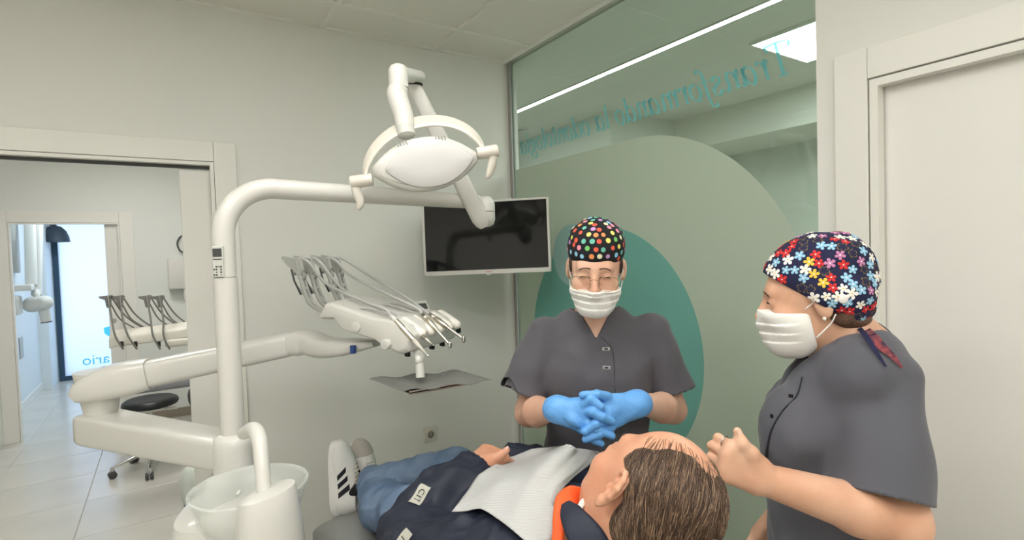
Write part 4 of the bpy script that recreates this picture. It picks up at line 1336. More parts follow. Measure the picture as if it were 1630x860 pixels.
def poly(F, lo, hi, h, newton=1):
    lo, hi = np.asarray(lo, float), np.asarray(hi, float)
    B = 10
    nb = np.ceil((hi - lo) / h / B).astype(int)
    n = nb * B
    v = np.empty(n)
    bi = np.stack(np.meshgrid(*[np.arange(k) for k in nb], indexing='ij'), -1).reshape(-1, 3)
    bcs = lo + (bi * B + (B - 1) / 2) * h
    dc = np.concatenate([F.ev(bcs[i:i + 4000], False) for i in range(0, len(bcs), 4000)])
    lim = B * h * 0.87 * 1.3 + 0.008
    loc = np.stack(np.meshgrid(np.arange(B), np.arange(B), np.arange(B), indexing='ij'), -1).reshape(-1, 3)
    for k in range(len(bi)):
        i, j, l = bi[k] * B
        if abs(dc[k]) > lim:
            v[i:i + B, j:j + B, l:l + B] = dc[k]
        else:
            P = lo + (bi[k] * B + loc) * h
            v[i:i + B, j:j + B, l:l + B] = F(P).reshape(B, B, B)
    s = v < 0
    cs = [s[a:n[0] - 1 + a, b:n[1] - 1 + b, c:n[2] - 1 + c] for a in (0, 1) for b in (0, 1) for c in (0, 1)]
    act = np.logical_or.reduce(cs) & ~np.logical_and.reduce(cs)
    idx = np.argwhere(act)
    ids = -np.ones(act.shape, np.int64)
    ids[act] = np.arange(len(idx))
    corners = np.array([(a, b, c) for a in (0, 1) for b in (0, 1) for c in (0, 1)])
    cv = np.stack([v[idx[:, 0] + a, idx[:, 1] + b, idx[:, 2] + c] for a, b, c in corners], 1)
    acc = np.zeros((len(idx), 3))
    cnt = np.zeros(len(idx))
    for a in range(8):
        for b in range(a + 1, 8):
            if np.abs(corners[a] - corners[b]).sum() != 1:
                continue
            x = (cv[:, a] < 0) != (cv[:, b] < 0)
            t = np.where(x, cv[:, a] / np.where(x, cv[:, a] - cv[:, b], 1), 0)
            acc += np.where(x[:, None], corners[a] + t[:, None] * (corners[b] - corners[a]), 0)
            cnt += x
    V = lo + h * (idx + acc / np.maximum(cnt, 1)[:, None])
    Fs = []
    for ax in range(3):
        o1, o2 = (ax + 1) % 3, (ax + 2) % 3
        s0, s1 = [slice(None)] * 3, [slice(None)] * 3
        s0[ax], s1[ax] = slice(0, n[ax] - 1), slice(1, n[ax])
        e = np.argwhere(s[tuple(s0)] != s[tuple(s1)])
        e = e[(e[:, o1] > 0) & (e[:, o2] > 0) & (e[:, o1] < n[o1] - 1) & (e[:, o2] < n[o2] - 1)]
        ins = s[e[:, 0], e[:, 1], e[:, 2]]
        q = []
        for d1, d2 in ((0, 0), (1, 0), (1, 1), (0, 1)):
            f = e.copy()
            f[:, o1] -= d1
            f[:, o2] -= d2
            q.append(ids[f[:, 0], f[:, 1], f[:, 2]])
        q = np.stack(q, 1)
        q[ins] = q[ins][:, ::-1]
        Fs.append(q)
    Fs = np.vstack(Fs)
    Fs = Fs[(Fs >= 0).all(1)][:, ::-1]
    # refine on the surface, block by block
    key = (idx // B) @ np.array([nb[1] * nb[2], nb[2], 1])
    order = np.argsort(key, kind='stable')
    cuts = np.flatnonzero(np.diff(key[order])) + 1
    for grp in np.split(order, cuts):
        P = V[grp]
        for _ in range(newton):
            e = h * 0.35
            m_ = len(P)
            Q = np.concatenate([P] + [P + np.eye(3)[i] * e for i in range(3)])
            dv = F(Q).reshape(4, m_)
            gr = np.stack([(dv[1 + i] - dv[0]) / e for i in range(3)], 1)
            st = gr * (dv[0] / np.maximum((gr * gr).sum(1), 0.25))[:, None]
            ln = np.linalg.norm(st, axis=1)
            P = P - st * np.minimum(1, 0.6 * h / np.maximum(ln, 1e-9))[:, None]
        V[grp] = P
    return V, Fs


def cast(F, x, y, d0=0.5, d1=3.0, lift=0.0):
    """walk the line of sight through (x, y) until it meets the surface"""
    r = ray(x, y)
    ln = np.linalg.norm(r)
    t = d0
    for _ in range(90):
        d = float(F.ev((CAM + r * t)[None], False)[0]) - lift
        if abs(d) < 0.0004 or t > d1:
            break
        t += d / ln * 0.8
    return CAM + r * t


def head_field(F, W, g=1.0, ears=True, eyelids=0.0, fat=0.0, k=1.0):
    """adds a head to F. W maps head space (x right, y forward, z up, origin between the ears at eye level) to the world"""
    o, R = W
    T = lambda p: o + R @ np.asarray(p, float)

    def E(c, r, k=0.02, op='u', rx=None):
        F.ell(T(c), r, R if rx is None else R @ rx, k, op)

    def C(a, b, r1, r2=None, k=0.02, op='u'):
        F.cone(T(a), T(b), r1, r2, k, op)
    E((0, -0.014, 0.036), (0.075, 0.096, 0.084))
    E((0, 0.030, -0.020), (0.062 + fat, 0.060, 0.085), 0.03)
    E((0, 0.030, -0.072), (0.053 + fat, 0.052, 0.045), 0.03)
    E((0, 0.074, -0.100), (0.020, 0.017, 0.017), 0.03)
    C((-0.034, 0.078, 0.020), (0.034, 0.078, 0.020), 0.012, 0.012, 0.02)
    for s in (-1, 1):
        E((s * 0.042, 0.060, -0.034), (0.022, 0.024, 0.022), 0.02)
    for s in (-1, 1):
        E((s * 0.032, 0.106, -0.001), (0.020, 0.018, 0.012), 0.014, 's')
        E((s * 0.032, 0.0785, -0.001), (0.0155, 0.0125, 0.0115), 0.005)
    C((0, 0.086, 0.012), (0, 0.110, -0.034), 0.0075, 0.0120, 0.012)
    for s in (-1, 1):
        E((s * 0.0115, 0.100, -0.038), (0.0085, 0.011, 0.0085), 0.008)
    E((0, 0.0895, -0.067), (0.024, 0.009, 0.0055), 0.008)
    E((0, 0.0885, -0.0765), (0.020, 0.009, 0.0065), 0.008)
    if ears:
        for s in (-1, 1):
            a = math.radians(22) * s
            rx = np.array([[math.cos(a), -math.sin(a), 0], [math.sin(a), math.cos(a), 0], [0, 0, 1]])
            E((s * 0.079, -0.014, -0.010), (0.0085, 0.0185, 0.032), 0.008, 'u', rx)
            E((s * 0.0885, -0.008, -0.006), (0.0065, 0.0095, 0.018), 0.005, 's', rx)
            E((s * 0.079, -0.001, -0.014), (0.0045, 0.0045, 0.008), 0.004, 'u', rx)


def hand_field(F, wr, d, n, s, curls, spread=0.06, thumb=None, k=0.012, sc=1.0, rad=1.0, palm_k=0.02):
    """hand: wrist, direction of the fingers, back-of-hand normal, thumb side. curls: 4 x 3 angles in degrees"""
    d, n, s = unit(d), unit(n), unit(s)
    lens = ((0.043, 0.026, 0.020), (0.047, 0.030, 0.021), (0.043, 0.028, 0.020), (0.034, 0.021, 0.018))
    offs = (0.030, 0.010, -0.0115, -0.031)
    base = (0.088, 0.091, 0.086, 0.078)
    tips = []
    for f in range(4):
        m = wr + (d * base[f] + s * offs[f]) * sc
        F.cone(wr + (d * 0.010 + s * offs[f] * 0.55) * sc, m, 0.0155 * sc, 0.0125 * sc, palm_k)
        dirf = unit(d + s * (offs[f] / 0.03) * spread)
        p = m
        ang = 0.0
        rr = (0.0098, 0.0090, 0.0082, 0.0072) if f < 3 else (0.0086, 0.0078, 0.0072, 0.0064)
        for j in range(3):
            ang += math.radians(curls[f][j])
            q = p + (dirf * math.cos(ang) - n * math.sin(ang)) * lens[f][j] * sc
            F.cone(p, q, rr[j] * sc * rad, rr[j + 1] * sc * rad, 0.006 if j or f else 0.008)
            p = q
        tips.append((p, dirf * math.cos(ang) - n * math.sin(ang), dirf * math.sin(ang) + n * math.cos(ang)))
    if thumb is not None:
        F.chain(thumb, [0.0165 * sc, 0.0125 * sc * rad, 0.0108 * sc * rad, 0.0082 * sc * rad][:len(thumb)], 0.010, 0.02)
    return tips


M_skin1 = mat('skin_fair', rgb(228, 186, 160), 0.48, bump=0.05, bscale=260, var=0.06, vscale=9, col2=rgb(218, 168, 142))
M_skin2 = mat('skin_warm', rgb(222, 178, 150), 0.48, bump=0.06, bscale=260, var=0.08, vscale=9, col2=rgb(208, 156, 126))
M_skin3 = mat('skin_tanned', rgb(218, 166, 136), 0.42, bump=0.07, bscale=260, var=0.1, vscale=10, col2=rgb(204, 144, 114))
M_scrub = mat('charcoal_scrub_cloth', rgb(86, 84, 90), 0.85, bump=0.12, bscale=420, sheen=0.15)
M_scrub2 = mat('slate_scrub_cloth', rgb(86, 86, 93), 0.85, bump=0.12, bscale=420, sheen=0.15)
M_trous = mat('charcoal_trousers', rgb(72, 70, 74), 0.85, bump=0.1, bscale=420)
M_mask = mat('white_mask_cloth', rgb(240, 238, 232), 0.8, bump=0.08, bscale=500)
M_glove = mat('blue_nitrile', rgb(104, 168, 232), 0.42, bump=0.12, bscale=120)
M_brow = mat('dark_brown_hair', rgb(62, 44, 36), 0.6)
M_lash = mat('dark_lashes', rgb(46, 32, 28), 0.6)
M_shoe = mat('white_leather', rgb(232, 230, 225), 0.45, bump=0.05, bscale=200)
M_navy = mat('navy_nylon', rgb(30, 35, 53), 0.6, bump=0.10, bscale=60, var=0.2, vscale=5)


def ribbon(pts, half, normal_fn, th=0.0006):
    """flat thin strip following pts"""
    P = spl(pts, 8)
    T = np.gradient(P, axis=0)
    rings = []
    for i in range(len(P)):
        t_ = unit(T[i])
        nn_ = unit(normal_fn(P[i]))
        b = unit(np.cross(t_, nn_))
        hw = half if np.isscalar(half) else np.interp(i / (len(P) - 1), np.linspace(0, 1, len(half)), half)
        rings.append(np.array([P[i] + b * hw + nn_ * th, P[i] - b * hw + nn_ * th, P[i] - b * hw - nn_ * th, P[i] + b * hw - nn_ * th]))
    return loft(rings)


def stamp(fn, centre, normal, poly2, off, rot=0.0, ref=None):
    """prints a flat outline onto a surface: returns a fan projected just above it"""
    n_ = unit(normal)
    r_ = np.array([0, 0, 1.0]) if ref is None else ref
    if abs(np.dot(r_, n_)) > 0.95:
        r_ = np.array([1.0, 0, 0])
    e1 = unit(np.cross(r_, n_))
    e2 = np.cross(n_, e1)
    c, s = math.cos(rot), math.sin(rot)
    P = [centre] + [centre + e1 * (c * a - s * b) + e2 * (s * a + c * b) for a, b in poly2]
    P = project_to(fn, np.array(P), off, 3)
    m_ = len(poly2)
    F = [[0, 1 + i, 1 + (i + 1) % m_] for i in range(m_)]
    return P, F


def flower(r, petals=5, n=30, inner=0.42):
    out = []
    for i in range(n):
        a = 2 * math.pi * i / n
        q = abs(math.cos(a * petals / 2))
        out.append((r * (inner + (1 - inner) * q ** 0.6) * math.cos(a), r * (inner + (1 - inner) * q ** 0.6) * math.sin(a)))
    return out


def rotm(ax, deg):
    a = math.radians(deg)
    c, s = math.cos(a), math.sin(a)
    return {'x': np.array([[1, 0, 0], [0, c, -s], [0, s, c]]), 'y': np.array([[c, 0, s], [0, 1, 0], [-s, 0, c]]), 'z': np.array([[c, -s, 0], [s, c, 0], [0, 0, 1]])}[ax]

# ================================================================== FIRST CLINICIAN (facing the camera, blue gloves)
az1 = math.radians(41.0)
l1y = np.array([-math.sin(az1), -math.cos(az1), 0])
l1x = np.array([math.cos(az1), -math.sin(az1), 0])
R1 = frame(l1x, l1y, Z3)
O1 = pd(948, 600, 1.66)
O1 = np.array([O1[0], O1[1], 0])
L1 = lambda x, y, z: O1 + R1 @ np.array([x, y, z], float)
w1 = thing('person', O1, 'clinician with polka-dot cap, glasses and clasped blue gloves behind the patient', 'person')
hR1 = R1 @ rotm('z', 3) @ rotm('x', -14) @ rotm('y', 3.0)
hO1 = pd(947, 440, 1.475) - hR1 @ np.array([0, 0.09, 0.0])
H1 = (hO1, hR1)
T1 = lambda p: hO1 + hR1 @ np.asarray(p, float)

# joints
shL, shR = pd(866, 532, 1.66), pd(1038, 527, 1.655)
elL, elR = pd(842, 657, 1.63), pd(1070, 652, 1.62)
wrL, wrR = pd(884, 652, 1.425), pd(1018, 643, 1.425)
B1 = Field()
head_field(B1, H1)
nk0 = T1((0, -0.030, -0.06))
nk1 = L1(0, -0.02, 1.385)
B1.cone(nk0, nk1, 0.052, 0.056, 0.03)
B1.cone(L1(-0.12, -0.01, 1.325), L1(0.12, -0.01, 1.325), 0.040, 0.040, 0.05)
B1.ell(L1(0, 0.0, 1.25), (0.150, 0.092, 0.16), R1, 0.04)
B1.ell(L1(0, 0.0, 1.08), (0.130, 0.090, 0.16), R1, 0.04)
B1.ell(L1(0, -0.01, 0.90), (0.165, 0.105, 0.15), R1, 0.05)
for sh, el, wr in ((shL, elL, wrL), (shR, elR, wrR)):
    B1.cone(sh + (el - sh) * 0.15, el, 0.038, 0.041, 0.03)
    B1.cone(el, el + (wr - el) * 0.35, 0.041, 0.042, 0.015)
    B1.cone(el + (wr - el) * 0.35, wr, 0.042, 0.026, 0.015)
    B1.ell(wr + (wr - el) * 0.10, (0.022, 0.022, 0.022), None, 0.02)
for s in (-1, 1):
    B1.cone(L1(s * 0.085, -0.01, 0.86), L1(s * 0.085, 0, 0.10), 0.075, 0.04, 0.04)
lo = np.minimum.reduce([L1(-0.26, 0, 0), L1(0.26, 0, 0), L1(0, 0.26, 0), L1(0, -0.2, 0), wrL - 0.06, wrR - 0.06, elL - 0.06, elR - 0.06])
hi = np.maximum.reduce([L1(-0.26, 0, 1.75), L1(0.26, 0, 1.75), L1(0, 0.26, 1.75), L1(0, -0.2, 1.75), wrL + 0.06, wrR + 0.06, elL + 0.06, elR + 0.06])
lo[2] = 0.78
body1 = obj('body', poly(B1, lo, hi, 0.0042), M_skin1, w1)

# tunic
C1 = Field()
C1.cone(L1(-0.140, -0.012, 1.322), L1(0.140, -0.012, 1.322), 0.052, 0.052, 0.05)
C1.cone(L1(-0.06, -0.02, 1.378), L1(0.06, -0.02, 1.378), 0.036, 0.036, 0.06)
C1.ell(L1(0, 0.0, 1.25), (0.168, 0.106, 0.17), R1, 0.05)
for s in (-1, 1):
    C1.ell(L1(s * 0.070, 0.070, 1.205), (0.078, 0.055, 0.080), R1, 0.06)
C1.ell(L1(0, 0.002, 1.06), (0.158, 0.112, 0.19), R1, 0.06)
C1.ell(L1(0, -0.01, 0.86), (0.185, 0.125, 0.20), R1, 0.06)
hem = []
for (sh, el, px0, px1) in ((shL, elL, (797, 609), (866, 645)), (shR, elR, (1101, 606), (1036, 643))):
    hc0 = (pd(*px0, 1.63) + pd(*px1, 1.63)) / 2
    hw = np.linalg.norm(pd(*px0, 1.63) - pd(*px1, 1.63)) / 2
    d = unit(hc0 - sh)
    hem.append((sh, hc0, d, hw))


def tunic1(P, d):
    q = (P - O1) @ R1
    x, y, z = q[:, 0], q[:, 1], q[:, 2]
    # drape
    d = d - 0.0045 * waves(q * np.array([1, 1, 0.45]), 5.0, 3, 6) * np.clip((1.40 - z) / 0.1, 0, 1) - 0.002 * waves(q, 13, 5, 6) - 0.005 * np.clip(0.5 - np.abs(waves(q * np.array([1, 1, 0.5]), 4.0, 77, 4)), 0, 1)
    # sleeves, cut at the hem and hollow inside
    for sh, hc0, dd, hw in hem:
        near = np.linalg.norm(P - (sh + hc0) / 2, axis=1) < 0.26
        if near.any():
            Pn = P[near]
            along = (Pn - hc0) @ dd
            sl = cone(Pn, sh, hc0 + dd * 0.06, 0.056, hw * 1.06) - 0.003 * waves(Pn, 7, 9, 5)
            rad = np.linalg.norm(Pn - hc0 - along[:, None] * dd, axis=1)
            sl = np.maximum(sl, along)
            sl = np.maximum(sl, -np.maximum(rad - (hw - 0.015), -along - 0.03))
            dn = d[near]
            d[near] = smin(dn, sl, 0.018)
    # neckline
    vz = 1.338
    xo = x - 0.004
    wedge = np.maximum(np.abs(xo) * 0.86 - (z - vz) * 0.50, -(y - 0.0))
    d = smax(d, -wedge, 0.004)
    nkd = np.sqrt((x * 0.95) ** 2 + (y + 0.02) ** 2) - 0.062 - np.maximum(0, (z - 1.40)) * 0.3
    nkd = np.maximum(nkd, 1.345 - z)
    return smax(d, -nkd, 0.006)


C1.post.append(tunic1)
lo = np.minimum.reduce([L1(-0.33, 0, 0), L1(0.33, 0, 0), L1(0, 0.2, 0), L1(0, -0.2, 0)])
hi = np.maximum.reduce([L1(-0.33, 0, 1.46), L1(0.33, 0, 1.46), L1(0, 0.2, 1.46), L1(0, -0.2, 1.46)])
lo[2] = 0.72
tun1 = obj('tunic', poly(C1, lo - 0.01, hi + 0.01, 0.0052), M_scrub, w1)
# snaps and placket seam
for (bx, by) in ((964.5, 556), (965.5, 586)):
    c = cast(C1, bx, by, 1.2)
    n = grad(C1, c[None])[0]
    sn = obj('snap', rbox(c + n * 0.001, (0.0225, 0.0095, 0.004), 0.001, frame(np.cross(Z3, n), Z3, n)), mat('snap_silver', rgb(200, 198, 194), 0.35, metal=0.6), tun1, smooth=False)
    obj('snap_centre', rbox(c + n * 0.0032, (0.011, 0.006, 0.001), 0.0003, frame(np.cross(Z3, n), Z3, n)), M_dgrey, sn, smooth=False)
pts = [cast(C1, x, y, 1.2) for x, y in ((957, 536), (974, 556), (978, 590), (979, 625))]
obj('placket_seam', tube(spl(pts, 6), 0.0012, 6), mat('seam_dark', rgb(60, 58, 62), 0.9), tun1)
# trousers and shoes (mostly hidden by the patient)
TR1 = Field()
TR1.ell(L1(0, -0.01, 0.86), (0.172, 0.115, 0.14), R1, 0.05)
for s in (-1, 1):
    TR1.cone(L1(s * 0.088, -0.01, 0.84), L1(s * 0.09, 0, 0.06), 0.088, 0.062, 0.05)
lo = np.minimum.reduce([L1(-0.2, -0.15, 0), L1(0.2, 0.15, 0), L1(-0.2, 0.15, 0), L1(0.2, -0.15, 0)])
hi = np.maximum.reduce([L1(-0.2, -0.15, 1), L1(0.2, 0.15, 1), L1(-0.2, 0.15, 1), L1(0.2, -0.15, 1)])
TR1.post.append(lambda P, d: np.maximum(d, 0.05 - P[:, 2]))
lo[2], hi[2] = 0.03, 1.0
obj('trousers', poly(TR1, lo, hi, 0.012, 1), M_trous, w1)


def clog(parent, o, R, name='shoe'):
    F = Field()
    F.ell(o + R @ np.array([0, 0.06, 0.035]), (0.045, 0.12, 0.04), R, 0.03)
    F.ell(o + R @ np.array([0, -0.02, 0.05]), (0.040, 0.06, 0.05), R, 0.04)
    F.post.append(lambda P, d: np.maximum(d, 0.001 - P[:, 2]))
    obj(name, poly(F, o - np.array([0.2, 0.2, 0.01]), o + np.array([0.2, 0.2, 0.13]), 0.009, 1), M_shoe, parent)


for s in (-1, 1):
    clog(w1, L1(s * 0.09, 0, 0), R1)

# gloves: interlaced fingers
GA, GB = Field(), Field()
dR_, dL_ = unit(wrL - elL), unit(wrR - elR)
# her right hand (left in the picture)
GA.cone(wrL - dR_ * 0.012, wrL + dR_ * 0.02, 0.0295, 0.029, 0.01)
for (x, y, r_) in ((930, 642, 0.016), (933, 655, 0.017), (930, 668, 0.016), (926, 682, 0.015)):
    GA.cone(wrL + dR_ * 0.01, pd(x, y, 1.375), 0.026, r_, 0.02)
GA.chain([pd(930, 644, 1.37), pd(941, 636, 1.352), pd(956, 648, 1.345)], [0.0145, 0.0125, 0.0105], 0.0035)
GA.chain([pd(933, 655, 1.37), pd(944, 656, 1.345), pd(958, 664, 1.342), pd(974, 671, 1.352)], [0.0145, 0.0130, 0.0122, 0.0098], 0.0035)
GA.chain([pd(933, 670, 1.37), pd(950, 684, 1.350), pd(974, 694, 1.352)], [0.0145, 0.0125, 0.0098], 0.0035)
GA.chain([pd(930, 684, 1.37), pd(945, 700, 1.358), pd(957, 706, 1.360)], [0.0135, 0.011, 0.0090], 0.0035)
GA.chain([pd(905, 650, 1.39), pd(912, 668, 1.368), pd(918, 673, 1.362)], [0.017, 0.0135, 0.0105], 0.01)
# her left hand (right in the picture)
GB.cone(wrR - dL_ * 0.012, wrR + dL_ * 0.02, 0.0295, 0.029, 0.01)
for (x, y, r_) in ((966, 636, 0.016), (965, 650, 0.017), (968, 664, 0.016), (974, 676, 0.015)):
    GB.cone(wrR + dL_ * 0.01, pd(x, y, 1.385), 0.026, r_, 0.02)
GB.chain([pd(966, 632, 1.38), pd(950, 628, 1.36), pd(927, 629, 1.362)], [0.0140, 0.0115, 0.0092], 0.0035)
GB.chain([pd(966, 668, 1.375), pd(949, 675, 1.345), pd(931, 688, 1.348)], [0.0140, 0.0125, 0.0100], 0.0035)
GB.chain([pd(970, 682, 1.375), pd(954, 691, 1.348), pd(932, 700, 1.352)], [0.0140, 0.0118, 0.0096], 0.0035)
GB.chain([pd(966, 652, 1.375), pd(950, 650, 1.368), pd(936, 664, 1.368)], [0.014, 0.0115, 0.010], 0.0035)
GB.chain([pd(985, 645, 1.39), pd(968, 662, 1.372), pd(958, 676, 1.368)], [0.017, 0.0130, 0.0105], 0.01)
for Fg, wr_, dd in ((GA, wrL, dR_), (GB, wrR, dL_)):
    Fg.post.append(lambda P, d, wr_=wr_, dd=dd: np.maximum(d - 0.0005 * waves(P, 34, 4, 6), -((P - wr_) @ dd) - 0.012))
    lo = np.minimum.reduce([wr_ - 0.06, pd(925, 625, 1.33) - 0.03, pd(975, 706, 1.33) - 0.03])
    hi = np.maximum.reduce([wr_ + 0.06, pd(925, 625, 1.40) + 0.03, pd(975, 706, 1.40) + 0.03])
    g_ = obj('glove', poly(Fg, lo, hi, 0.0026), M_glove, w1)
    rim = wr_ - dd * 0.010
    e1 = unit(np.cross(dd, Z3))
    e2 = np.cross(dd, e1)
    obj('cuff_roll', tube([rim + (e1 * math.cos(a) + e2 * math.sin(a)) * 0.0302 for a in np.linspace(0, 2 * math.pi, 36, endpoint=False)], 0.0022, 8, closed=True), M_glove, g_)

# mask
def mask_field(T0, R, w_=0.066, zt=-0.012, zb=-0.128, yb=0.020, pl=1.0, gape=0.0, dz=0.0, nose=1.0):
    T = lambda p: T0((p[0], p[1], p[2] + dz))
    F = Field()
    F.ell(T((0, 0.040, -0.060)), (w_, 0.070, 0.074), R, 0.02)
    F.cone(T((0, 0.098 - 0.006 * (1 - nose), -0.020)), T((0, 0.112 - 0.008 * (1 - nose), -0.040 - 0.01 * (1 - nose))), 0.011, 0.016, 0.03)
    F.ell(T((0, 0.066, -0.098)), (0.036, 0.036, 0.030), R, 0.04)
    for sg in (-1, 1):
        F.ell(T((sg * 0.044, 0.054, -0.042)), (0.029, 0.036, 0.036), R, 0.02)
    F.cone(T((-0.030, 0.080, -0.03)), T((0.030, 0.080, -0.03)), 0.022, 0.022, 0.03)
    o = T((0, 0, 0))

    def post(P, d):
        q = (P - o) @ R
        x, y, z = q[:, 0], q[:, 1], q[:, 2]
        zz = z + 0.10 * x * x * 3
        for c_, a_ in ((-0.050, 0.0028), (-0.072, 0.0030), (-0.092, 0.0026)):
            t_ = (zz - c_) / 0.017
            d = d + pl * a_ * np.where((t_ > 0) & (t_ < 1), 1 - t_, 0) * np.clip((y - 0.03) * 30, 0, 1)
        d = d - 0.0008 * waves(q, 22, 8, 5)
        top = zt - 0.006 * np.clip(np.abs(x) / 0.05, 0, 1) - np.clip(0.09 - y, 0, 1) * 0.10
        d = np.maximum(d, z - top)
        d = np.maximum(d, (yb + gape * (z + 0.06)) - y)
        return np.maximum(d, zb - z)
    F.post.append(post)
    return F


MF1 = mask_field(T1, hR1, 0.0665, -0.036, -0.120)
lo = hO1 - 0.19
hi = hO1 + 0.16
msk = obj('face_mask', poly(MF1, lo, hi, 0.0026), M_mask, w1)
for s in (-1, 1):
    a0 = T1((s * 0.064, 0.030, -0.045))
    a1 = T1((s * 0.062, 0.030, -0.098))
    ea = T1((s * 0.083, -0.018, 0.018))
    eb = T1((s * 0.081, -0.024, -0.024))
    obj('ear_loop', tube(spl([a0, T1((s * 0.0765, 0.008, -0.005)), ea], 6), 0.0014, 8), M_mask, msk)
    obj('ear_loop', tube(spl([a1, T1((s * 0.073, 0.002, -0.062)), eb], 6), 0.0014, 8), M_mask, msk)

# eyes almost closed in a smile: lash line, brow
for s in (-1, 1):
    lp = project_to(B1, np.array([T1((s * (0.018 + 0.029 * t_), 0.10, -0.0045 + 0.0045 * math.sin(math.pi * t_) - 0.001 * t_)) for t_ in np.linspace(0, 1, 9)]), 0.0005)
    obj('lashes', tube(lp, [0.0006, 0.0012, 0.0017, 0.002, 0.0021, 0.002, 0.0018, 0.0014, 0.0007], 6), M_lash, w1)
    bpn = project_to(B1, np.array([T1((s * (0.013 + 0.042 * t_), 0.10, 0.0195 + 0.007 * math.sin(math.pi * min(1, t_ * 0.95 + 0.15)) - 0.004 * t_)) for t_ in np.linspace(0, 1, 10)]), 0.0004)
    obj('eyebrow', tube(bpn, np.array([0.0018, 0.0026, 0.003, 0.003, 0.0028, 0.0026, 0.0023, 0.0019, 0.0014, 0.0006]), 8, ry=0.0014), M_brow, w1)
# glasses
M_gold = mat('gold_wire', rgb(196, 170, 130), 0.25, metal=1.0)
gl = obj('glasses_bridge', tube(spl([T1((-0.012, 0.121, -0.004)), T1((0, 0.126, 0.001)), T1((0.012, 0.121, -0.004))], 5), 0.0009, 8), M_gold, w1)
M_lens = glass_mat('spectacle_lens', (0.97, 0.97, 0.97, 1), 0.7)
for s in (-1, 1):
    ctr = np.array([s * 0.0375, 0.112, -0.013])
    rimp = []
    for a in np.linspace(0, 2 * math.pi, 40, endpoint=False):
        ca, sa = math.cos(a), math.sin(a)
        rx_, rz_ = 0.0262, (0.0195 if sa > 0 else 0.0225)
        rimp.append(T1(ctr + np.array([rx_ * np.sign(ca) * abs(ca) ** 0.85, -0.006 * abs(ca) * (1 if ca * s > 0 else -0.3), rz_ * np.sign(sa) * abs(sa) ** 0.85])))
    obj('rim', tube(rimp, 0.0009, 8, closed=True), M_gold, gl)
    obj('lens', (np.vstack([rimp, [T1(ctr + np.array([0, 0.0015, 0]))]]), [[i, (i + 1) % 40, 40] for i in range(40)]), M_lens, gl)
    obj('temple', tube(spl([T1(ctr + np.array([s * 0.026, -0.006, 0.006])), T1((s * 0.0735, 0.085, -0.002)), T1((s * 0.0805, 0.0, 0.006))], 5), 0.0009, 8), M_gold, gl)
    obj('nose_pad', capsule(T1((s * 0.0135, 0.112, -0.013)), T1((s * 0.0150, 0.110, -0.020)), 0.0018), M_lens, gl)
# cap
K1 = Field()
K1.ell(T1((0, -0.014, 0.052)), (0.0815, 0.103, 0.086), hR1, 0.02)
K1.ell(T1((0, -0.016, 0.080)), (0.070, 0.088, 0.056), hR1, 0.03)
K1.cone(T1((-0.03, -0.09, 0.03)), T1((0.03, -0.09, 0.03)), 0.03, 0.03, 0.03)


def cap1(P, d):
    q = (P - hO1) @ hR1
    d = d - 0.0016 * waves(q, 14, 21, 6)
    return np.maximum(d, (0.034 - 0.030 * np.clip((0.02 - q[:, 1]) / 0.1, 0, 1) - 0.012 * np.clip(np.abs(q[:, 0]) - 0.04, 0, 1) * 20) - q[:, 2])


K1.post.append(cap1)
kcap = obj('surgical_cap', poly(K1, hO1 - np.array([0.14, 0.14, 0.05]), hO1 + np.array([0.14, 0.14, 0.20]), 0.003), mat('black_cap_cloth', rgb(24, 24, 28), 0.85, bump=0.1, bscale=400), w1)
dotcols = [rgb(236, 226, 120), rgb(120, 200, 110), rgb(110, 190, 170), rgb(150, 205, 235), rgb(240, 150, 170), rgb(225, 95, 70), rgb(240, 150, 90), rgb(200, 150, 205), rgb(245, 240, 200)]
dm = [mat('dot_%s' % n, c, 0.8) for n, c in zip('yellow green teal sky pink red orange lilac cream'.split(), dotcols)]
parts, mi = [], []
rr = random.Random(5)
for row, ph in enumerate((-14, -3, 9, 21, 34, 47, 60, 74, 88)):
    cnt = max(1, round(21 * math.cos(math.radians(max(ph, 0)))))
    for k in range(cnt):
        th = (k + 0.5 * (row % 2)) * 2 * math.pi / cnt
        cp_ = math.cos(math.radians(ph))
        start = T1((0.11 * math.sin(th) * cp_, -0.014 + 0.13 * math.cos(th) * cp_, 0.062 + 0.13 * math.sin(math.radians(ph))))
        p = project_to(K1, start[None], 0.0, 8)[0]
        q = hR1.T @ (p - hO1)
        if q[2] < 0.040:
            continue
        n = grad(K1, p[None])[0]
        r_ = rr.uniform(0.0062, 0.0074)
        V, F = stamp(K1, p, n, [(r_ * math.cos(a), r_ * math.sin(a)) for a in np.linspace(0, 2 * math.pi, 16, endpoint=False)], 0.0007)
        parts.append((V, F))
        mi += [rr.randrange(len(dm))] * len(F)
o = obj('dot_print', join(*parts), dm, kcap, mi=mi)
o['kind'] = 'stuff'
# hair at the temples and nape
HF1 = Field()
for s in (-1, 1):
    HF1.ell(T1((s * 0.0705, 0.022, 0.016)), (0.0065, 0.016, 0.026), hR1, 0.01)
HF1.ell(T1((0, -0.070, -0.02)), (0.055, 0.032, 0.05), hR1, 0.02)
obj('hair', poly(HF1, hO1 - 0.14, hO1 + 0.14, 0.0035), M_brow, w1)

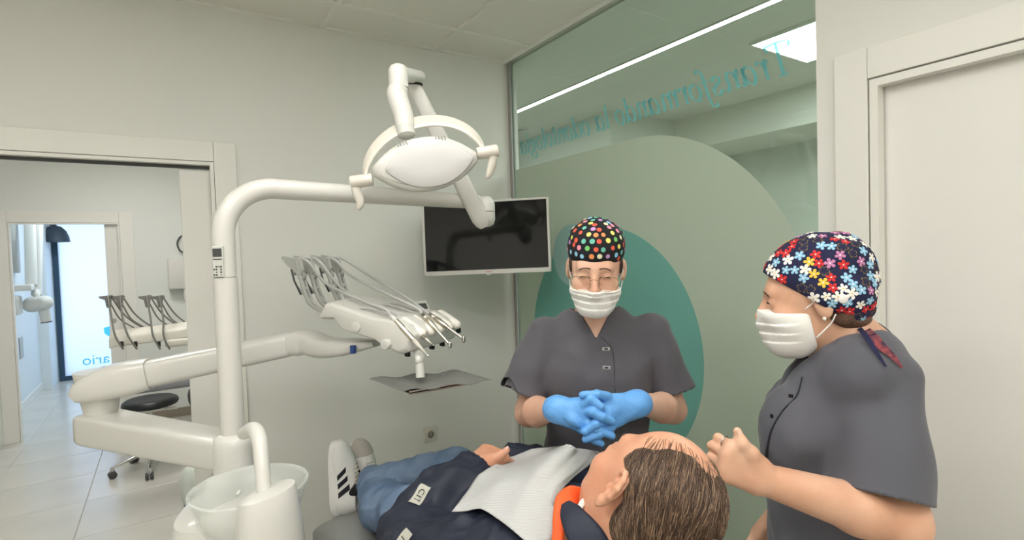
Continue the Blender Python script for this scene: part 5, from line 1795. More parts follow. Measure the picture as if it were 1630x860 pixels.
# ================================================================== SECOND CLINICIAN (profile, floral cap)
az2 = math.radians(-31.0)
l2y = np.array([math.sin(az2), math.cos(az2), 0])
l2x = np.array([math.cos(az2), -math.sin(az2), 0])
R2 = frame(l2x, l2y, Z3)           # x = her right (away from the camera)
O2 = pd(1330, 700, 1.20)
O2 = np.array([O2[0], O2[1], 0])
L2 = lambda x, y, z: O2 + R2 @ np.array([x, y, z], float)
w2 = thing('person', O2, 'clinician in profile with flowered cap and white mask at the patient\'s head', 'person')
hR2 = R2 @ rotm('z', 2) @ rotm('x', -7)
hO2 = pd(1292, 472, 1.20)
T2 = lambda p: hO2 + hR2 @ np.asarray(p, float)
sh2 = pd(1398, 612, 1.10)
el2 = pd(1432, 830, 1.03)
wr2 = pd(1212, 762, 1.00)
sh2f = L2(0.17, -0.02, 1.33)
B2 = Field()
head_field(B2, (hO2, hR2), fat=0.003)
B2.cone(T2((0, -0.035, -0.06)), L2(0, -0.055, 1.36), 0.056, 0.064, 0.03)
B2.cone(L2(-0.07, -0.045, 1.325), L2(0.11, -0.045, 1.325), 0.045, 0.045, 0.05)
B2.ell(L2(0.01, -0.01, 1.20), (0.120, 0.095, 0.17), R2, 0.04)
B2.ell(L2(0.01, 0.0, 1.0), (0.120, 0.10, 0.18), R2, 0.05)
B2.ell(L2(0.01, -0.01, 0.86), (0.14, 0.11, 0.14), R2, 0.05)
B2.cone(sh2 + (el2 - sh2) * 0.2, el2, 0.045, 0.050, 0.03)
fa = wr2 - el2
B2.cone(el2, el2 + fa * 0.30, 0.050, 0.047, 0.02)
B2.cone(el2 + fa * 0.30, wr2, 0.047, 0.0285, 0.02)
# left hand: back towards the camera, thumb up, fingers curled
kn = pd(1150, 729, 0.985)
hd2 = unit(kn - wr2)
hs2 = unit(unit(pd(1200, 700, 1.0) - pd(1200, 760, 1.0)) - hd2 * np.dot(unit(pd(1200, 700, 1.0) - pd(1200, 760, 1.0)), hd2))
hn2 = np.cross(hd2, hs2)
hn2 = hn2 if np.dot(hn2, ray(1180, 730)) < 0 else -hn2
th2 = [wr2 + hd2 * 0.022 + hs2 * 0.020, pd(1196, 722, 0.985), pd(1181, 706, 0.982), pd(1174, 687, 0.985)]
tips2 = hand_field(B2, wr2, hd2, hn2, hs2, ((80, 74, 40), (82, 76, 40), (84, 76, 40), (82, 74, 40)), 0.03, th2, sc=0.93)
# other arm, behind the body
B2.chain([sh2f, L2(0.22, -0.02, 1.06), L2(0.20, 0.10, 0.88)], [0.05, 0.045, 0.03], 0.03)
hand_field(B2, L2(0.20, 0.10, 0.88), R2 @ np.array([-0.1, 0.5, -0.8]), R2 @ np.array([0.9, 0.1, 0.0]), R2 @ np.array([0.0, 0.85, 0.5]), ((25, 30, 20),) * 4, 0.05,
           [L2(0.19, 0.13, 0.87), L2(0.18, 0.155, 0.84), L2(0.175, 0.165, 0.815)])
lo = np.minimum.reduce([L2(-0.3, -0.2, 0), L2(0.3, 0.2, 0), L2(0.3, -0.2, 0), L2(-0.2, 0.38, 0), wr2 - 0.17, el2 - 0.07])
hi = np.maximum.reduce([L2(-0.3, -0.2, 0), L2(0.3, 0.2, 0), L2(0.3, -0.2, 0), L2(-0.2, 0.38, 0), wr2 + 0.15, el2 + 0.07])
lo[2], hi[2] = 0.78, 1.68
body2 = obj('body', poly(B2, lo, hi, 0.0042), M_skin2, w2)
# thumb nail and ring
tn = unit(th2[3] - th2[2])
nv = unit(-ray(1172, 685) + hd2 * -0.6)
obj('thumbnail', rbox(th2[3] + tn * 0.001 + unit(np.cross(tn, hn2)) * -0.0 + nv * 0.0075, (0.008, 0.011, 0.0012), 0.0005, frame(np.cross(tn, nv), tn, nv)), mat('nail', rgb(228, 190, 170), 0.3), w2, smooth=False)
rc = wr2 + (hd2 * 0.086 + hs2 * -0.0115) * 0.98 + (hd2 * math.cos(1.15) - hn2 * math.sin(1.15)) * 0.012
rc = pd(1139, 709, 0.97)
rd = unit(hd2 * math.cos(1.1) - hn2 * math.sin(1.1))
e1 = unit(np.cross(rd, Z3))
e2 = np.cross(rd, e1)
m2 = wr2 + (hd2 * 0.088 + hs2 * 0.030) * 0.93
rcc = m2 + unit(hd2 * math.cos(1.08) - hn2 * math.sin(1.08)) * 0.018
rd = unit(hd2 * math.cos(1.08) - hn2 * math.sin(1.08))
e1 = unit(np.cross(rd, Z3))
e2 = np.cross(rd, e1)
obj('finger_ring', tube([rcc + (e1 * math.cos(a) + e2 * math.sin(a)) * 0.0100 for a in np.linspace(0, 2 * math.pi, 30, endpoint=False)], 0.0014, 8, closed=True), M_chrome, w2)

# tunic
C2 = Field()
C2.cone(L2(-0.10, -0.045, 1.325), L2(0.14, -0.045, 1.325), 0.062, 0.062, 0.06)
C2.cone(L2(-0.05, -0.06, 1.365), L2(0.05, -0.06, 1.365), 0.055, 0.055, 0.06)
C2.ell(L2(0.01, -0.015, 1.20), (0.155, 0.130, 0.18), R2, 0.06)
for s in (-1, 1):
    C2.ell(L2(s * 0.08, 0.085, 1.17), (0.085, 0.060, 0.085), R2, 0.07)
C2.ell(L2(0.01, 0.0, 1.0), (0.160, 0.145, 0.20), R2, 0.07)
C2.ell(L2(0, -0.01, 0.80), (0.195, 0.155, 0.20), R2, 0.07)
hc2 = (pd(1322, 775, 1.04) + pd(1474, 800, 1.04)) / 2
hw2 = np.linalg.norm(pd(1322, 775, 1.04) - pd(1474, 800, 1.04)) / 2
d2_ = unit(hc2 - sh2)
hn_2 = unit(np.cross(pd(1474, 806, 1.04) - pd(1322, 770, 1.04), ray(1400, 790)))
hn_2 = hn_2 if hn_2[2] < 0 else -hn_2
hc2f = L2(0.21, 0.04, 1.13)


def tunic2(P, d):
    q = (P - O2) @ R2
    x, y, z = q[:, 0], q[:, 1], q[:, 2]
    d = d - 0.0055 * waves(q * np.array([1, 1, 0.5]), 4.6, 13, 6) * np.clip((1.38 - z) / 0.12, 0, 1) - 0.0022 * waves(q, 12, 15, 6) - 0.006 * np.clip(0.5 - np.abs(waves(q * np.array([1, 1, 0.5]), 3.6, 79, 4)), 0, 1)
    near = np.linalg.norm(P - (sh2 + hc2) / 2, axis=1) < 0.30
    if near.any():
        Pn = P[near]
        along = (Pn - hc2) @ hn_2
        sl = cone(Pn, sh2 + Z3 * 0.005, hc2 + d2_ * 0.06, 0.072, hw2 * 1.03) - 0.005 * waves(Pn * np.array([1, 1, 0.6]), 6, 19, 5)
        ra = np.linalg.norm(Pn - hc2 - ((Pn - hc2) @ d2_)[:, None] * d2_, axis=1)
        sl = np.maximum(sl, along)
        sl = np.maximum(sl, -np.maximum(ra - (hw2 - 0.018), -along - 0.03))
        d[near] = smin(d[near], sl, 0.012)
    near = np.linalg.norm(P - hc2f, axis=1) < 0.30
    if near.any():
        Pn = P[near]
        sl = np.maximum(cone(Pn, sh2f, hc2f, 0.065, 0.08), (Pn - hc2f) @ unit(hc2f - sh2f))
        d[near] = smin(d[near], sl, 0.04)
    # neckline: round, opening a little towards the front
    ax_ = np.array([0, 0.30, 1.0])
    u_ = y + 0.055 - 0.42 * (z - 1.36)
    nk = np.sqrt((x * 1.0) ** 2 + u_ ** 2) - 0.070 - np.maximum(0, z - 1.38) * 0.25
    nk = np.maximum(nk, 1.31 - z - 0.0)
    d = smax(d, -nk, 0.006)
    wedge = np.maximum(np.abs(x) * 0.9 - (z - 1.262) * 0.38, -(y - 0.0))
    return smax(d, -wedge, 0.005)


C2.post.append(tunic2)
lo = np.minimum.reduce([L2(-0.32, -0.24, 0), L2(0.34, 0.22, 0), L2(0.34, -0.24, 0), L2(-0.32, 0.22, 0)])
hi = np.maximum.reduce([L2(-0.32, -0.24, 0), L2(0.34, 0.22, 0), L2(0.34, -0.24, 0), L2(-0.32, 0.22, 0)])
lo[2], hi[2] = 0.66, 1.45
tun2 = obj('tunic', poly(C2, lo, hi, 0.0052), M_scrub2, w2)
for (bx, by) in ((1259, 632), (1229, 663)):
    c = cast(C2, bx, by, 0.85)
    n = grad(C2, c[None])[0]
    obj('snap', rbox(c + n * 0.001, (0.009, 0.009, 0.003), 0.001, frame(np.cross(Z3, n), Z3, n)), M_black, tun2, smooth=False)
pts = [cast(C2, x, y, 0.85, lift=0.001) for x, y in ((1277, 600), (1268, 630), (1245, 655), (1228, 685), (1221, 715), (1219, 733))]
obj('placket_edge', tube(spl(pts, 6), np.interp(np.linspace(0, 1, 31), [0, .5, 1], [0.0012, 0.002, 0.003]), 6), mat('seam_black', rgb(34, 34, 38), 0.9), tun2)
TR2 = Field()
TR2.ell(L2(0, -0.01, 0.84), (0.182, 0.14, 0.15), R2, 0.05)
for s in (-1, 1):
    TR2.cone(L2(s * 0.09, -0.01, 0.82), L2(s * 0.09, 0, 0.06), 0.095, 0.065, 0.05)
TR2.post.append(lambda P, d: np.maximum(d, 0.05 - P[:, 2]))
lo[2], hi[2] = 0.03, 1.0
obj('trousers', poly(TR2, lo, hi, 0.012, 1), M_trous, w2)
for s in (-1, 1):
    clog(w2, L2(s * 0.09, 0, 0), R2)
# mask
MF2 = mask_field(T2, hR2, 0.070, -0.019, -0.136, 0.012, 1.0, 0.10, 0.003, 0.0)
msk2 = obj('face_mask', poly(MF2, hO2 - 0.2, hO2 + 0.17, 0.0026), M_mask, w2)
for s in (-1, 1):
    obj('ear_loop', tube(spl([T2((s * 0.066, 0.022, -0.020)), T2((s * 0.078, -0.01, 0.004)), T2((s * 0.083, -0.026, 0.012))], 6), 0.0015, 8), M_mask, msk2)
    obj('ear_loop', tube(spl([T2((s * 0.068, 0.008, -0.082)), T2((s * 0.078, -0.02, -0.054)), T2((s * 0.082, -0.032, -0.034))], 6), 0.0015, 8), M_mask, msk2)
    obj('earring', capsule(T2((s * 0.088, -0.010, -0.040)), T2((s * 0.088, -0.010, -0.041)), 0.0035), mat('pearl', rgb(236, 230, 220), 0.2), w2)
    lp = project_to(B2, np.array([T2((s * (0.020 + 0.030 * t_), 0.10, -0.003 + 0.004 * math.sin(math.pi * t_) - 0.002 * t_)) for t_ in np.linspace(0, 1, 9)]), 0.0005)
    obj('lashes', tube(lp, [0.0006, 0.0012, 0.0017, 0.002, 0.0022, 0.0022, 0.002, 0.0016, 0.0007], 6), M_lash, w2)
    bpn = project_to(B2, np.array([T2((s * (0.014 + 0.044 * t_), 0.10, 0.0185 + 0.006 * math.sin(math.pi * min(1, t_ * 0.95 + 0.15)) - 0.005 * t_)) for t_ in np.linspace(0, 1, 10)]), 0.0004)
    obj('eyebrow', tube(bpn, np.array([0.0016, 0.0024, 0.003, 0.003, 0.0028, 0.0026, 0.0023, 0.0019, 0.0014, 0.0006]), 8, ry=0.0012), M_brow, w2)
# cap with a full pouch at the back
K2 = Field()
K2.ell(T2((0, -0.010, 0.046)), (0.0835, 0.104, 0.086), hR2, 0.02)
K2.ell(T2((0, -0.062, 0.006)), (0.080, 0.064, 0.088), hR2, 0.04)
K2.ell(T2((0, -0.040, 0.076)), (0.050, 0.070, 0.050), hR2, 0.05)

for s in (-1, 1):
    K2.ell(T2((s * 0.078, -0.020, 0.004)), (0.015, 0.034, 0.036), hR2, 0.02)


def cap2(P, d):
    q = (P - hO2) @ hR2
    d = d - 0.0030 * waves(q, 11, 31, 6) * np.clip((0.03 - q[:, 1]) * 12, 0.2, 1)
    return smax(d, (0.062 - 0.80 * (0.085 - q[:, 1])) - q[:, 2], 0.004) if True else d


K2.post.append(cap2)
M_cap2 = mat('navy_cap_cloth', rgb(30, 32, 66), 0.85, bump=0.1, bscale=400)
kcap2 = obj('surgical_cap', poly(K2, hO2 - np.array([0.2, 0.2, 0.16]), hO2 + np.array([0.2, 0.2, 0.18]), 0.003), M_cap2, w2)
fcols = dict(red=rgb(206, 48, 46), white=rgb(240, 238, 230), sky=rgb(150, 196, 222), pink=rgb(196, 130, 170), yellow=rgb(236, 190, 70), gold=rgb(120, 104, 66))
fm = [mat('flower_' + k, c, 0.8) for k, c in fcols.items()]
parts, mi = [], []
rr = random.Random(12)
pts_used = []
tries = 0
cand = []
for _ in range(4200):
    v = unit([rr.gauss(0, 1), rr.gauss(0, 1), rr.gauss(0, 1)])
    st_ = T2((v[0] * 0.12, -0.04 + v[1] * 0.16, 0.03 + v[2] * 0.14))
    q = hR2.T @ (st_ - hO2)
    if q[2] > (0.062 - 0.80 * (0.085 - q[1])):
        cand.append(st_)
cand = project_to(K2, np.array(cand), 0.0, 8)
for p in cand:
    if len(pts_used) >= 260:
        break
    q = hR2.T @ (p - hO2)
    if q[2] < (0.068 - 0.80 * (0.085 - q[1])) or abs(float(K2(p[None])[0])) > 0.002:
        continue
    if any(np.linalg.norm(p - u_) < 0.0174 for u_ in pts_used):
        continue
    pts_used.append(p)
    n = grad(K2, p[None])[0]
    kind = rr.choices(range(6), (22, 26, 24, 8, 4, 22))[0]
    r_ = rr.uniform(0.0095, 0.0125) if kind != 1 else rr.uniform(0.010, 0.0140)
    a = rr.uniform(0, 6.28)
    if kind == 5:
        ring = flower(r_, 5, 30, 0.5)
        V, F = stamp(K2, p, n, ring, 0.0006, a)
        V2, F2 = stamp(K2, p, n, scale_out(ring, 0.78), 0.0009, a)
        parts += [(V, F), (V2, F2)]
        mi += [5] * len(F) + [6] * len(F2)
    else:
        V, F = stamp(K2, p, n, flower(r_, 5, 30, 0.34), 0.0010, a)
        V2, F2 = stamp(K2, p, n, [(0.0016 * math.cos(t_), 0.0016 * math.sin(t_)) for t_ in np.linspace(0, 6.28, 8, endpoint=False)], 0.0016, 0)
        parts += [(V, F), (V2, F2)]
        mi += [kind] * len(F) + [4 if kind == 1 else 1] * len(F2)
o = obj('flower_print', join(*parts), fm + [M_cap2], kcap2, mi=mi)
o['kind'] = 'stuff'
bq = cast(K2, 1342, 476, 0.9)
bn = grad(K2, bq[None])[0]
obj('button', lathe([(0.001, 0.0032), (0.007, 0.0032), (0.0095, 0.0022), (0.0098, 0.0)], bq, bn, 24), mat('white_button', rgb(235, 232, 228), 0.3), kcap2)
tie = [pd(1358, 510, 1.19), pd(1370, 518, 1.17)] + [cast(C2, x, y, 0.85, lift=0.008) for x, y in ((1388, 536), (1404, 552), (1421, 567), (1436, 586))]
obj('tie', ribbon(tie, [0.008, 0.009, 0.010, 0.008, 0.005, 0.002], lambda p: -ray(1400, 550) + Z3 * 0.3), mat('tie_print', rgb(44, 40, 66), 0.8, var=0.5, vscale=90, col2=rgb(150, 70, 70)), kcap2, smooth=False)
tie = [pd(1358, 512, 1.19)] + [cast(C2, x, y, 0.85, lift=0.007) for x, y in ((1376, 532), (1392, 556), (1410, 584))]
obj('tie', ribbon(tie, [0.004, 0.005, 0.004, 0.002], lambda p: -ray(1400, 550) + Z3 * 0.3), M_cap2, kcap2, smooth=False)
HF2 = Field()
HF2.ell(T2((0, -0.062, -0.058)), (0.058, 0.045, 0.030), hR2, 0.02)
for s in (-1, 1):
    HF2.ell(T2((s * 0.062, -0.045, -0.040)), (0.012, 0.022, 0.022), hR2, 0.02)
obj('hair', poly(HF2, hO2 - 0.16, hO2 + 0.12, 0.0035), mat('brown_nape_hair', rgb(92, 66, 50), 0.6, bump=0.5, bscale=200), w2)

# ================================================================== PATIENT
cP = unit([0.31, -0.77, 0.56])
fP = np.array([0.42, 0.64, 0.64])
fP = unit(fP - cP * np.dot(fP, cP))
_a = math.radians(11)
cP, fP = cP * math.cos(_a) + fP * math.sin(_a), fP * math.cos(_a) - cP * math.sin(_a)
xP = np.cross(fP, cP)
hRP = frame(xP, fP, cP)
hOP = pd(972, 780, 0.83) - hRP @ np.array([-0.087, -0.014, -0.01])
TP = lambda p: hOP + hRP @ np.asarray(p, float)
nb = np.array([0.575, 0.725, 1.040])
pel = np.array([0.68, 1.33, 0.86])
tP = unit(pel - nb)
latP = unit(np.cross(tP, Z3))
latP = latP if latP[0] > 0 else -latP
nP = np.cross(latP, tP)
nP = nP if nP[2] > 0 else -nP
RP = frame(latP, tP, nP)
S = lambda x, s, n: nb + latP * x + tP * s + nP * n
shl, shr_ = S(-0.175, 0.085, -0.02), S(0.185, 0.085, -0.02)
ell_, elr = pd(654, 852, 1.19), np.array([0.93, 1.13, 0.965])
wrl, wrr = pd(756, 744, 1.37), np.array([0.845, 1.35, 0.975])
hpl, hpr = np.array([0.60, 1.32, 0.855]), np.array([0.77, 1.34, 0.855])
knl, knr = pd(612, 806, 1.72), pd(722, 748, 1.84)
anl, anr = np.array([0.635, 2.06, 0.715]), pd(590, 770, 2.03)
pt = thing('person', (0.66, 1.3, 0.72), 'patient in navy jacket and jeans reclining in the dental chair', 'person')
BP = Field()
head_field(BP, (hOP, hRP), ears=False, fat=0.004)
BP.cone(TP((0, -0.030, -0.055)), nb + Z3 * 0.012, 0.060, 0.066, 0.03)
BP.cone(shl, shr_, 0.055, 0.055, 0.05)
BP.ell(S(0, 0.16, 0), (0.165, 0.20, 0.105), RP, 0.05)
BP.ell(S(0, 0.40, 0), (0.150, 0.20, 0.105), RP, 0.05)
BP.ell(S(0, 0.58, 0), (0.155, 0.14, 0.10), RP, 0.05)
for sh, el, wr in ((shl, ell_, wrl), (shr_, elr, wrr)):
    BP.cone(sh, el, 0.048, 0.044, 0.03)
    BP.cone(el, wr, 0.044, 0.028, 0.02)
for hp, kn_, an in ((hpl, knl, anl), (hpr, knr, anr)):
    BP.cone(hp, kn_, 0.078, 0.056, 0.03)
    BP.cone(kn_, an, 0.056, 0.036, 0.02)
# left hand resting on the belly, back up, thumb towards the right of the picture
hk = pd(788, 722, 1.44)
hdp = unit(hk - wrl)
hnp = unit(-ray(780, 725) * 0.55 + Z3 * 0.8)
hnp = unit(hnp - hdp * np.dot(hnp, hdp))
hsp = np.cross(hdp, hnp)
hsp = hsp if np.dot(hsp, pd(800, 730, 1.4) - pd(800, 710, 1.4)) > 0 else -hsp
thp = [wrl + hdp * 0.022 + hsp * 0.020 - hnp * 0.004, pd(779, 733, 1.39), pd(793, 727, 1.395), pd(807, 717, 1.40)]
hand_field(BP, wrl, hdp, hnp, hsp, ((40, 45, 30), (42, 48, 30), (44, 48, 30), (46, 48, 30)), 0.05, thp, sc=1.02)
hand_field(BP, wrr, (-0.3, 0.9, -0.1), (0.5, 0.1, 0.85), (-0.9, -0.3, 0.2), ((20, 30, 20),) * 4, 0.05, [wrr + np.array([-0.02, 0.03, 0]), wrr + np.array([-0.045, 0.06, 0]), wrr + np.array([-0.055, 0.085, -0.005])])
lo = np.array([0.30, 0.40, 0.62])
hi = np.array([1.06, 2.14, 1.36])
bodyp = obj('body', poly(BP, lo, hi, 0.0045), M_skin3, pt)
# ears
for s in (-1, 1):
    EF = Field()
    aR = rotm('z', 24 * s) @ rotm('x', -12)
    eo = np.array([s * 0.080, -0.016, -0.008])
    Tq = lambda p: TP(eo + aR @ np.array([p[0] * s, p[1], p[2]], float))
    hel = [(0.004, 0.010, 0.010), (0.008, 0.014, 0.020), (0.010, 0.008, 0.031), (0.011, -0.004, 0.034), (0.011, -0.015, 0.027), (0.010, -0.019, 0.012), (0.008, -0.016, -0.006), (0.006, -0.009, -0.020)]
    EF.ell(Tq((0.002, -0.002, 0.003)), (0.006, 0.017, 0.031), hRP @ aR, 0.006)
    for i in range(len(hel) - 1):
        EF.cone(Tq(hel[i]), Tq(hel[i + 1]), 0.0042, 0.0042, 0.004)
    EF.chain([Tq((0.008, -0.006, 0.022)), Tq((0.009, -0.010, 0.008)), Tq((0.008, -0.006, -0.010))], [0.0028, 0.0032, 0.0034], 0.004)
    EF.ell(Tq((0.006, 0.001, -0.026)), (0.0065, 0.0105, 0.0115), hRP @ aR, 0.008)
    EF.ell(Tq((0.006, 0.0115, -0.004)), (0.0048, 0.0052, 0.0075), hRP @ aR, 0.005)
    EF.ell(Tq((0.012, 0.002, -0.002)), (0.010, 0.0078, 0.0120), hRP @ aR, 0.005, 's')
    ce = TP(eo)
    obj('ear', poly(EF, ce - 0.055, ce + 0.055, 0.0017), M_skin3, pt)
tn = unit(thp[3] - thp[2])
nv = unit(hnp - tn * np.dot(hnp, tn))
obj('thumbnail', rbox(thp[3] + tn * 0.002 + nv * 0.0072, (0.009, 0.012, 0.0014), 0.0006, frame(np.cross(tn, nv), tn, nv)), mat('nail_pink', rgb(232, 190, 178), 0.3), pt, smooth=False)
for s in (-1, 1):
    lp = project_to(BP, np.array([TP((s * (0.018 + 0.030 * t_), 0.10, -0.004 + 0.004 * math.sin(math.pi * t_))) for t_ in np.linspace(0, 1, 9)]), 0.0005)
    obj('lashes', tube(lp, 0.0013, 6), M_lash, pt)
    bpn = project_to(BP, np.array([TP((s * (0.014 + 0.044 * t_), 0.10, 0.020 + 0.005 * math.sin(math.pi * t_))) for t_ in np.linspace(0, 1, 10)]), 0.0004)
    obj('eyebrow', tube(bpn, np.array([0.002, 0.003, 0.0035, 0.0035, 0.0033, 0.003, 0.0028, 0.0022, 0.0016, 0.0006]), 8, ry=0.0016), M_brow, pt)

# jacket
JP = Field()
JP.cone(shl, shr_, 0.075, 0.075, 0.06)
JP.ell(S(0, 0.17, 0.0), (0.185, 0.225, 0.130), RP, 0.06)
JP.ell(S(0, 0.40, 0.0), (0.172, 0.21, 0.135), RP, 0.06)
JP.ell(S(0, 0.56, 0.0), (0.175, 0.12, 0.118), RP, 0.06)
for (sh, el, wr) in ((shl, ell_, wrl), (shr_, elr, wrr)):
    JP.cone(sh, el, 0.076, 0.066, 0.04)
    fa_ = wr - el
    JP.cone(el, el + fa_ * 0.55, 0.066, 0.058, 0.03)
    JP.cone(el + fa_ * 0.55, el + fa_ * 0.90, 0.058, 0.050, 0.02)
    JP.cone(el + fa_ * 0.88, el + fa_ * 0.985, 0.042, 0.038, 0.012)


def jack(P, d):
    d = d - 0.0075 * waves(P, 4.2, 41, 5) - 0.0040 * waves(P, 10, 43, 5)
    d = d - 0.011 * np.clip(0.55 - np.abs(waves(P, 3.6, 45, 4)), 0, 1) - 0.006 * np.clip(0.5 - np.abs(waves(P, 8, 47, 4)), 0, 1)
    # creases round the bent elbow
    for el, wr, sh in ((ell_, wrl, shl),):
        near = np.linalg.norm(P - el, axis=1) < 0.22
        if near.any():
            q = P[near] - el
            ax_ = unit(unit(wr - el) - unit(sh - el))
            u_ = q @ ax_
            d[near] += 0.006 * np.sin(u_ * 70 + 3 * np.sin(q @ latP * 12)) * np.clip(1 - np.linalg.norm(q, axis=1) / 0.22, 0, 1)
    # elastic cuffs
    for el, wr in ((ell_, wrl), (elr, wrr)):
        fa_ = unit(wr - el)
        u_ = (P - wr) @ fa_
        near = np.linalg.norm(P - wr, axis=1) < 0.09
        if near.any():
            r_ = P[near] - wr
            e1 = unit(np.cross(fa_, Z3))
            e2 = np.cross(fa_, e1)
            th = np.arctan2(r_ @ e2, r_ @ e1)
            m_ = (u_[near] > -0.040)
            d[near] = np.where(m_, d[near] + 0.0016 * np.sin(th * 26), d[near])
            d[near] = np.maximum(d[near], u_[near] + 0.002)
    # neck opening
    ax_ = unit(TP((0, -0.03, -0.06)) - nb)
    u_ = (P - nb) @ ax_
    r_ = np.linalg.norm(P - nb - u_[:, None] * ax_, axis=1)
    d = smax(d, -np.maximum(r_ - 0.073, -u_ + 0.005), 0.008)
    # hem at the hips
    return np.maximum(d, (P - pel) @ tP - 0.055)


JP.post.append(jack)
jk = obj('jacket', poly(JP, np.array([0.26, 0.55, 0.66]), np.array([1.10, 1.50, 1.30]), 0.0058), M_navy, pt)

# collar pieces: orange lining of the far side, navy near side, shirt edge and bib strap
M_orange = mat('orange_lining', rgb(240, 92, 34), 0.6, bump=0.1, bscale=80)
cN = cast(BP, 955, 845, 0.6)
d0 = float(AX[2] @ (cN - CAM))


def slab(pts, w_, th, m, name):
    P = spl(pts, 6)
    k = len(P)
    return obj(name, tube(P, np.interp(np.linspace(0, 1, k), np.linspace(0, 1, len(w_)), w_), 16, up=-ray(910, 820), ry=th, power=3.4), m, jk)


slab([pd(930, 786, d0 + 0.12), pd(912, 789, d0 + 0.10), pd(900, 800, d0 + 0.075), pd(893, 826, d0 + 0.05), pd(889, 848, d0 + 0.035), pd(886, 880, d0 + 0.02)], [0.008, 0.017, 0.018, 0.014, 0.010, 0.010], 0.007, M_orange, 'collar_lining')
slab([pd(903, 806, d0 + 0.055), pd(909, 818, d0 + 0.03), pd(921, 838, d0 + 0.005), pd(937, 860, d0 - 0.010), pd(955, 890, d0 - 0.02)], [0.010, 0.019, 0.025, 0.027, 0.027], 0.008, M_navy, 'collar')
slab([pd(940, 790, d0 + 0.07), pd(928, 800, d0 + 0.055), pd(923, 812, d0 + 0.04), pd(930, 830, d0 + 0.02)], [0.004, 0.005, 0.005, 0.004], 0.004, mat('shirt_white', rgb(226, 222, 214), 0.8), 'shirt_collar')
slab([pd(914, 783, d0 + 0.115), pd(935, 779, d0 + 0.115), pd(965, 774, d0 + 0.12)], [0.007, 0.008, 0.006], 0.003, M_black, 'neck_strap')

# sleeve patches with lettering
M_patch = mat('reflective_patch', rgb(178, 176, 164), 0.6)
for (cx, cy, w_, h_, ang, txt) in ((668, 791, 0.028, 0.054, -27, 'CIT'), (644, 858, 0.030, 0.034, -12, 'I')):
    c = cast(JP, cx, cy, 0.8)
    n = grad(JP, c[None])[0]
    a = math.radians(ang)
    b = 0.0035
    rect = []
    for (u0, v0, u1, v1) in ((-w_ / 2, -h_ / 2, w_ / 2, -h_ / 2), (w_ / 2, -h_ / 2, w_ / 2, h_ / 2), (w_ / 2, h_ / 2, -w_ / 2, h_ / 2), (-w_ / 2, h_ / 2, -w_ / 2, -h_ / 2)):
        for k in range(6):
            rect.append((u0 + (u1 - u0) * k / 6, v0 + (v1 - v0) * k / 6))
    V, F = stamp(JP, c, n, rect, 0.0025, a, ref=AX[1])
    pp = obj('sleeve_patch', (V, F), M_patch, jk)
    tv = text_mesh(txt, 0.021, None, None, 0.0002, 0.0, 1.1)
    tv2 = tv[0].copy()
    tv2[:, 0] -= (tv2[:, 0].min() + tv2[:, 0].max()) / 2
    tv2[:, 1] -= 0.0075
    e1_ = unit(np.cross(AX[1], n))
    e2_ = np.cross(n, e1_)
    a2 = a - math.radians(90)
    ca, sa = math.cos(a2), math.sin(a2)
    W = c + np.outer(ca * tv2[:, 0] - sa * tv2[:, 1], e1_) + np.outer(sa * tv2[:, 0] + ca * tv2[:, 1], e2_)
    obj('lettering', (project_to(JP, W, 0.0045, 3), tv[1]), M_black, pp, smooth=False)

# jeans
QP = Field()
QP.ell(S(0, 0.60, 0.0), (0.165, 0.13, 0.105), RP, 0.05)
for hp, kn_, an in ((hpl, knl, anl), (hpr, knr, anr)):
    QP.cone(hp, kn_, 0.094, 0.072, 0.04)
    QP.cone(kn_, kn_ + (an - kn_) * 0.85, 0.072, 0.056, 0.03)
    QP.cone(kn_ + (an - kn_) * 0.8, an, 0.057, 0.062, 0.02)


def jeans(P, d):
    d = d - 0.0060 * waves(P, 5.0, 51, 5) - 0.0028 * waves(P, 13, 53, 5)
    d = d - 0.008 * np.clip(0.5 - np.abs(waves(P, 5.5, 57, 4)), 0, 1)
    for kn_, an in ((knl, anl), (knr, anr)):
        dd = unit(an - kn_)
        near = np.linalg.norm(P - an, axis=1) < 0.12
        u_ = (P - an) @ dd
        d = np.where(near, np.maximum(d, u_ - 0.012), d)
    return np.maximum(d, 0.02 - (P - nb) @ tP + 0.40)


QP.post.append(jeans)
M_jean = mat('blue_denim', rgb(128, 148, 174), 0.85, bump=0.15, bscale=350, var=0.4, vscale=6, col2=rgb(84, 106, 136))
jn = obj('jeans', poly(QP, np.array([0.36, 1.10, 0.60]), np.array([0.98, 2.16, 1.08]), 0.0055), M_jean, pt)
pts = [cast(QP, x, y, 1.2, lift=0.0008) for x, y in ((606, 769), (630, 762), (655, 758), (672, 762), (682, 772))]
obj('seam', tube(spl(pts, 6), 0.0012, 6), mat('denim_stitch', rgb(150, 160, 172), 0.8), jn)

# trainers
M_toe = mat('rubber_toe', rgb(188, 180, 172), 0.6, bump=0.1, bscale=300)
M_stripe = mat('black_stripe', rgb(26, 24, 34), 0.5)


